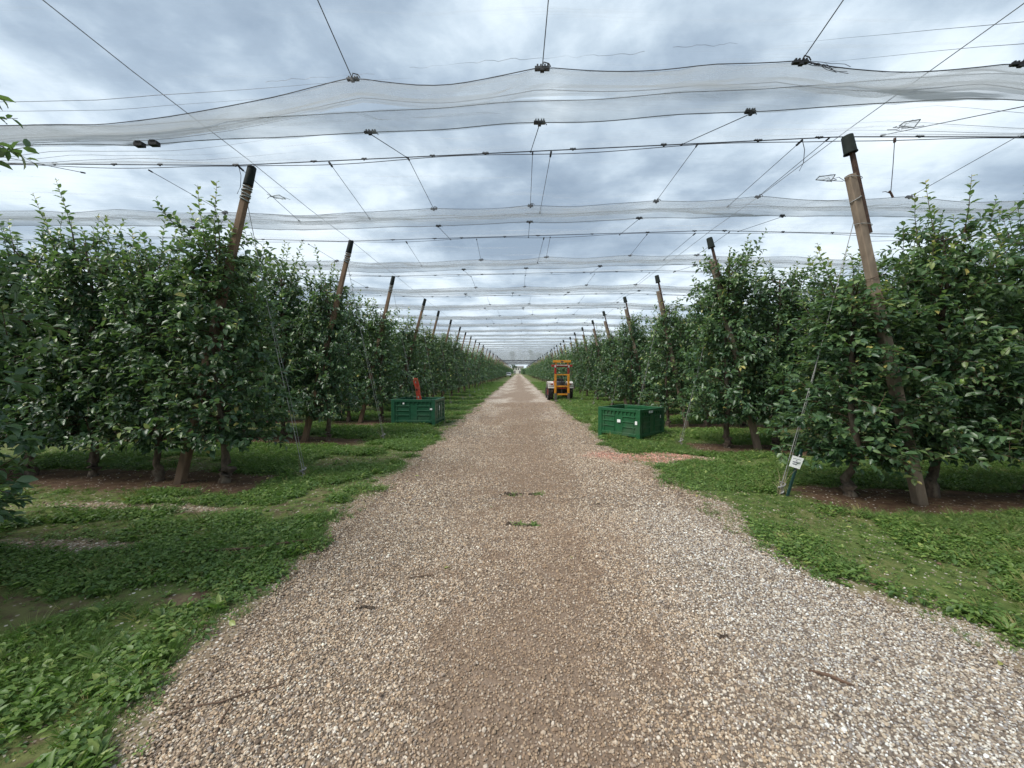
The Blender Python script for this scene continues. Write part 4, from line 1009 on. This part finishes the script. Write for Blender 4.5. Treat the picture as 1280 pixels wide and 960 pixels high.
stick([(-2.9, 3.22, .05), (-2.4, 3.32, .04), (-2.05, 3.45, .05), (-1.75, 3.58, .03)], [.010, .012, .010, .005], 'crooked dark root at the edge of the left weeds')

def clod(x, y, s, label, seed, grassy):
    g = np.random.default_rng(seed); z = float(ground_h(x, y)) + .008
    t = thing('soil_clod', label, 'clod', (x, y, z), 0, 'clods of soil and grass on the track')
    m = MB()
    for i in range(9):
        a = g.uniform(0, 6.28); r = g.uniform(0, s); rr = g.uniform(.2, .38) * s
        prof = [(0.001, rr * .7), (rr * .6, rr * .55), (rr, rr * .1), (rr * .7, -rr * .3), (0.001, -rr * .4)]
        m.lathe(prof, 7, c=(math.cos(a) * r * 1.4, math.sin(a) * r * .6, rr * .2))
    m.v = [tuple(np.array(v) + g.normal(0, s * .04, 3)) for v in m.v]; m.build('soil_lump', M['clod'], t)
    if grassy:
        n = 60; P = np.stack([g.normal(s * .6, s * .5, n), g.normal(0, s * .3, n), g.uniform(.0, .015, n)], 1)
        D = g.normal(0, 1, (n, 3)); D[:, 2] = np.abs(D[:, 2]) * .4; V, Fc, T = leaves_geo(P, D, np.tile([0, 0, 1.], (n, 1)) + g.normal(0, .3, (n, 3)), g.uniform(.03, .07, n), np.full(n, .010), g.uniform(.2, .7, n), BLADE)
        o = link('grass_wisp', np_mesh('grass_wisp', V, Fc, M['grass'], {'tint': T}), t); o['kind'] = 'stuff'
clod(-.12, 4.95, .09, 'dark clod with grass on the track, farther left one', 1, True)
clod(.22, 4.98, .06, 'dark clod with grass on the track, farther right one', 2, True)
clod(.05, 5.0, .045, 'small crumbly clod between the two farther grassy clods', 3, False)
clod(-.04, 3.98, .065, 'nearest dark grassy clod in the middle of the track', 4, True)
clod(.12, 3.97, .05, 'green wisp of grass right of the nearest clod', 5, True)
clod(.98, 4.65, .04, 'small dark clod on the pale gravel right of centre', 6, False)
clod(-1.05, 2.55, .05, 'small brown clod near the left edge of the gravel', 7, False)
clod(1.25, 2.30, .04, 'small brown clod on the right gravel near the camera', 8, False)

# ------------------------------------------------------------------ car, buildings and far trees
t = thing('parked_car', 'tiny silver car parked far down the left verge', 'car', (-3.3, 124, 0), R(6))
MB().prism([(-2.0, .35), (2.0, .35), (2.05, .6), (1.9, .85), (.9, .95), (-2.0, .95), (-2.1, .6)], -.86, .86, 'x').build('body', M['car'], t, bevel=.06)
MB().prism([(-1.9, .94), (.9, .94), (.35, 1.42), (-.2, 1.5), (-1.5, 1.47)], -.74, .74, 'x').build('cabin', M['car'], t, bevel=.05)
MB().prism([(-1.92, 1.0), (-1.86, 1.0), (-1.55, 1.40), (-1.62, 1.40)], -.62, .62, 'x').build('rear_window', M['glass'], t)
for sx_ in (-1, 1):
    MB().prism([(-1.5, 1.0), (.6, 1.0), (.25, 1.36), (-1.3, 1.38)], sx_ * .735, sx_ * .75, 'x').build('side_window', M['glass'], t)
    MB().box((sx_ * .74, -2.05, .80), (.18, .06, .22)).build('tail_lamp', M['taillight'], t)
    for yy in (-1.25, 1.3): MB().lathe([(.001, -.1), (.32, -.1), (.33, 0), (.32, .1), (.001, .1)], 16, 'x', (sx_ * .78, yy, .33)).build('wheel', M['tyre'], t)
MB().tube([(0, 0, 0), (0, 0, .95)], .06, 6)
o = MB().box((0, 0, .55), (.16, .16, 1.1), None, .8).box((0, 0, 1.15), (.5, .3, .35)).build('marker_post', M['fender'], None); o.location = (5.4, 190, 0); tag(o, 'tiny white marker post at the far right row end', 'marker post')

t = thing('farm_building', 'cream farm building at the far end of the track', 'building', (-.4, 400, 0))
MB().box((0, 0, 3.3), (11.5, 8, 6.6)).build('wall', M['plaster'], t)
MB().prism([(-4.5, 6.6), (4.5, 6.6), (0, 8.1)], -6.0, 6.0, 'x').build('roof', M['roof'], t)
for x in (-4.4, -2.0, .5, 3.0): MB().box((x, -4.02, 4.6), (1.1, .08, 1.6)).build('window', M['glass'], t)
for x in (-3.4, 1.8): MB().box((x, -4.02, 1.5), (2.0, .08, 3.0)).build('door', M['roof'], t)
t = thing('farm_shed', 'pale low shed left of the far farm building', 'building', (-9.5, 405, 0))
MB().box((0, 0, 2.4), (6.5, 7, 4.8)).build('wall', M['plaster'], t)
MB().prism([(-4, 4.8), (4, 4.8), (0, 5.9)], -3.6, 3.6, 'x').build('roof', M['roof'], t)
for x in (-1.6, 1.4): MB().box((x, -3.52, 2.6), (1.0, .08, 1.2)).build('window', M['glass'], t)
def far_tree(x, y, h, wdt, label, seed):
    g = np.random.default_rng(seed); t = thing('tall_tree', label, 'tree', (x, y, 0), 0, 'far trees beyond the orchard')
    MB().tube([(0, 0, -.2), (.1, 0, h * .3), (0, 0, h * .8)], [h * .02, h * .014, h * .004], 7).build('trunk', M['bark'], t)
    n = 2600; nc = 26; cc = np.stack([g.normal(0, wdt * .28, nc), g.normal(0, wdt * .28, nc), g.uniform(h * .28, h * .92, nc)], 1)
    cc[:, :2] *= (1.15 - (cc[:, 2:3] / h)) * 1.4
    P = cc[g.integers(0, nc, n)] + g.normal(0, 1, (n, 3)) * wdt * .11
    D = g.normal(0, 1, (n, 3)); V, Fc, T = leaves_geo(P, D, g.normal(0, 1, (n, 3)) + np.array([0, 0, 1.]), g.uniform(.4, .8, n), g.uniform(.3, .5, n), g.uniform(0, .4, n), LEAF2)
    link('crown', np_mesh('far_crown', V, Fc, M['leaf'], {'tint': T}), t)
far_tree(-5, 330, 20, 6, 'far slim tree left above the end of the track', 1)
far_tree(11.5, 340, 22, 7, 'far tree right above the end of the track', 2)
far_tree(19, 350, 20, 9, 'broad far tree right of the track end behind the nets', 3)
far_tree(27, 355, 19, 9, 'rightmost far tree behind the distant nets', 4)

# ------------------------------------------------------------------ weeds, grass and pebbles
def clump(kind, seed):
    g = np.random.default_rng(seed)
    if kind == 'weed':
        n = 22; a = g.uniform(0, 6.28, n); r = g.uniform(.01, .10, n); h = g.uniform(.02, .085, n)
        P = np.stack([np.cos(a) * r, np.sin(a) * r, h], 1); D = np.stack([np.cos(a), np.sin(a), g.uniform(-.25, .35, n)], 1) + g.normal(0, .25, (n, 3))
        Nn = np.tile([0, 0, 1.], (n, 1)) + g.normal(0, .28, (n, 3)); Ln = g.uniform(.028, .055, n); Wd = Ln * g.uniform(.62, .85, n)
        V, Fc, T = leaves_geo(P, D, Nn, Ln, Wd, np.clip(g.normal(.42, .2, n), 0, 1), LEAF8)
    elif kind == 'broad':
        n = 13; a = g.uniform(0, 6.28, n); r = g.uniform(.0, .02, n)
        P = np.stack([np.cos(a) * r, np.sin(a) * r, g.uniform(.0, .03, n)], 1); D = np.stack([np.cos(a), np.sin(a), g.uniform(.3, 1.3, n)], 1)
        Nn = np.stack([-np.cos(a) * .7, -np.sin(a) * .7, np.ones(n)], 1) + g.normal(0, .15, (n, 3)); Ln = g.uniform(.05, .105, n); Wd = Ln * g.uniform(.38, .5, n)
        V, Fc, T = leaves_geo(P, D, Nn, Ln, Wd, np.clip(g.normal(.5, .18, n), 0, 1), LEAF8)
    else:
        n = 42 if kind == 'grass' else 26; a = g.uniform(0, 6.28, n); r = g.uniform(.0, .06, n); ln = g.uniform(.06, .15, n) if kind != 'tall' else g.uniform(.10, .22, n)
        P = np.stack([np.cos(a) * r, np.sin(a) * r, np.zeros(n)], 1); sp = g.uniform(.25, 1.1, n)
        D = np.stack([np.cos(a) * sp, np.sin(a) * sp, np.ones(n)], 1); Nn = np.stack([-np.sin(a), np.cos(a), g.normal(0, .3, n)], 1)
        tt = np.clip(g.normal(.42, .16, n), 0, 1) if kind != 'dry' else np.clip(g.normal(.88, .1, n), 0, 1)
        V, Fc, T = leaves_geo(P, D, Nn, ln, np.full(n, .0052 if kind != 'tall' else .007), tt, BLADE)
        V = V.copy()
        hgt = np.maximum(V[:, 2], 0); out = V[:, :2] / np.maximum(np.linalg.norm(V[:, :2], axis=1, keepdims=True), 1e-6); V[:, :2] += out * (hgt[:, None] ** 2) * 1.6
    return source(kind + '_source', np_mesh(kind + '_clump', V, Fc, M['weed'] if kind in ('weed', 'broad') else M['grass'], {'tint': T}, kind in ('weed', 'broad')))
def scatter_points(n, x0, x1, y0, y1, power=1.0):
    x = rng.uniform(x0, x1, n); u = rng.uniform(0, 1, n); y = y0 + (y1 - y0) * u ** power; return x, y
SRC = [clump('weed', 1), clump('weed', 2), clump('weed', 3), clump('broad', 4), clump('broad', 5), clump('grass', 6), clump('grass', 7), clump('tall', 8), clump('dry', 9)]
def build_verge(name, x0, x1, y0, y1, n, scale, label, power=1.0):
    x, y = scatter_points(n, x0, x1, y0, y1, power)
    v = veg_map(x, y); outp = np.maximum(xL(y) - x, x - xR(y)); keep = rng.uniform(0, 1, n) < np.maximum(v ** 1.3, np.where((outp > .05) & (row_dist(x, y) > .4), .16, 0))
    x, y, v = x[keep], y[keep], v[keep]; n = len(x)
    # drop what lies outside the view cone and its margin
    kp = np.abs(x) < 1.6 * y + 2.6; x, y, v = x[kp], y[kp], v[kp]; n = len(x)
    zone = fbm(x * .9, y * .9, 111) + rng.normal(0, .07, n); edge = v < .6
    u = rng.uniform(0, 1, n)
    idx = np.where(zone > .47, rng.integers(0, 3, n), np.where(zone > .43, 3 + rng.integers(0, 2, n), 5 + rng.integers(0, 2, n)))
    idx = np.where(u < .03, 7, idx); idx = np.where((u > .88) & (edge | (zone < .42) | (x > 0)), 8, idx); idx = np.where(edge & (u < .3), 5 + rng.integers(0, 2, n), idx); idx = np.where((idx >= 5) & (rng.random(n) < .45), rng.integers(0, 3, n), idx); idx = np.where((idx < 3) & (rng.random(n) < .22), rng.integers(3, 9, n), idx)
    s = scale * rng.uniform(.5, 1.25, n) * np.where(edge, .55, 1.0) * (.75 + .5 * fbm(x * 1.5, y * 1.5, 121))
    z = ground_h(x, y) - .006
    tilt_ = rng.normal(0, .12, (n, 2))
    o = instancer(name, np.stack([x, y, z], 1), SRC, rots=np.concatenate([tilt_, rng.uniform(0, 6.28, (n, 1))], 1), scales=np.stack([s, s, s * rng.uniform(.7, 1.2, n)], 1), idx=idx)
    tag(o, label, 'grass', kind='stuff')
build_verge('verge_weeds', -9, -1.2, 1.1, 9, 34000, .78, 'leafy green weeds and grass covering the ground left of the track')
build_verge('verge_grass', 1.7, 9, 1.1, 9, 30000, .76, 'green weeds and thin grass covering the ground right of the track')
build_verge('far_verge_weeds', -6.5, -1.3, 9, 60, 26000, 1.15, 'distant strip of green grass along the left side of the track', 1.6)
build_verge('far_verge_grass', 1.5, 6.5, 9, 60, 24000, 1.15, 'distant strip of green grass along the right side of the track', 1.6)

def build_pebbles():
    A = []
    for (y0, y1, dens, s0, s1) in ((1.0, 2.6, 12500, .0040, .0078), (2.6, 4.5, 8500, .0046, .0088), (4.5, 8.5, 3600, .0062, .0108), (8.5, 13, 1200, .0085, .0135), (13, 20, 420, .010, .015)):
        n = int((y1 - y0) * 7.2 * dens); x = rng.uniform(-3.2, 4.0, n); y = rng.uniform(y0, y1, n); A.append(np.stack([x, y, rng.uniform(s0, s1, n) * np.where(rng.random(n) < .03, 1.7, 1)], 1))
    A = np.concatenate(A)
    n = 2600; A = np.concatenate([A, np.stack([rng.uniform(-6.2, -3.2, n), rng.uniform(3.1, 4.8, n), rng.uniform(.008, .014, n)], 1)])
    x, y, s = A.T; inside = np.minimum(x - xL(y), xR(y) - x)
    p = np.maximum(sstep(-.30, .25, inside + (fbm(x * 3, y * 3, 141) - .5) * .6), gravel_patch(x, y) * .9)
    p = p * (1 - .52 * dirt_map(x, y)); p = np.maximum(p, .012)
    k = (rng.random(len(x)) < p) & (np.abs(x) < 1.55 * y + 2.6); x, y, s = x[k], y[k], s[k]; n = len(x); inside_k = inside[k]
    base = np.array([[.62, .55, .46], [.42, .335, .25], [.30, .225, .165], [.34, .30, .27], [.15, .115, .09], [.48, .37, .26], [.74, .70, .63]])
    c = base[rng.choice(7, n, p=[.16, .24, .20, .14, .12, .09, .05])] * rng.uniform(.8, 1.15, (n, 1))
    d = dirt_map(x, y)[:, None]; c = c * (1 - .5 * d) + np.array([.25, .175, .12]) * .5 * d; c = c * np.array([1.12, 1.07, 1.0])
    gy = (sstep(.7, 1.7, x) * sstep(6, 3, y))[:, None]; c = c * (1 - gy + gy * np.array([.95, 1.06, 1.2]))
    pk = (pink_map(x, y) * (rng.random(n) < .5))[:, None]; c = c * (1 - pk) + pk * np.array([[.50, .27, .20]]) * rng.uniform(.6, 1.35, (n, 1)); s = s * (1 + .5 * pk[:, 0])
    z = ground_h(x, y) + np.maximum(np.where(inside_k > 0, -.012 + .020 * sstep(0, .35, inside_k), 0), 0) + .001 + s * rng.uniform(.0, .55, n)
    sc = np.stack([s * rng.uniform(.8, 1.3, n), s * rng.uniform(.7, 1.1, n), s * rng.uniform(.5, .8, n)], 1)
    o = instancer('loose_gravel', np.stack([x, y, z], 1), None, rots=np.stack([rng.normal(0, .35, n), rng.normal(0, .35, n), rng.uniform(0, 6.28, n)], 1), scales=sc, cols=np.clip(c, 0, .85), ico=M['pebble'])
    tag(o, 'loose pale and brown pebbles covering the near part of the track', 'gravel', kind='stuff')
    print('pebbles', n)
def build_litter():
    srcs = []
    for i, tt in enumerate((1.0, .9, .93)):
        g = np.random.default_rng(50 + i); n = 1
        V, Fc, T = leaves_geo(np.zeros((1, 3)), np.array([[1., 0, .05]]), np.array([[0, .1, 1.]]), np.array([.06]), np.array([.035]), np.array([tt]), LEAF8)
        srcs.append(source('litter_source', np_mesh('fallen_leaf', V, Fc, M['twig'] if i == 1 else M['leaf'], {'tint': T})))
    mb = MB().tube([(-.05, 0, .004), (0, .008, .006), (.05, -.004, .004)], [.001, .0022, .001], 4); srcs.append(source('litter_twig', mb.mesh('fallen_twig', M['twig'])))
    n = 900; x = rng.uniform(-6, 6.5, n); y = 1.2 + 12 * rng.uniform(0, 1, n) ** 1.3
    keep = (rng.random(n) < .18 + .8 * sstep(-.6, .2, -np.minimum(x - xL(y), xR(y) - x))); x, y = x[keep], y[keep]; n = len(x)
    s = rng.uniform(.5, 1.1, n)
    o = instancer('leaf_litter', np.stack([x, y, ground_h(x, y) + .012], 1), srcs, rots=np.stack([rng.normal(0, .5, n), rng.normal(0, .3, n), rng.uniform(0, 6.28, n)], 1), scales=np.stack([s, s, s], 1), idx=rng.integers(0, 4, n))
    tag(o, 'fallen leaves and bits of twig scattered over track and verges', 'leaf litter', kind='stuff')
build_litter()
build_pebbles()
print('trees', n_things, 'far', len(extra_pts))
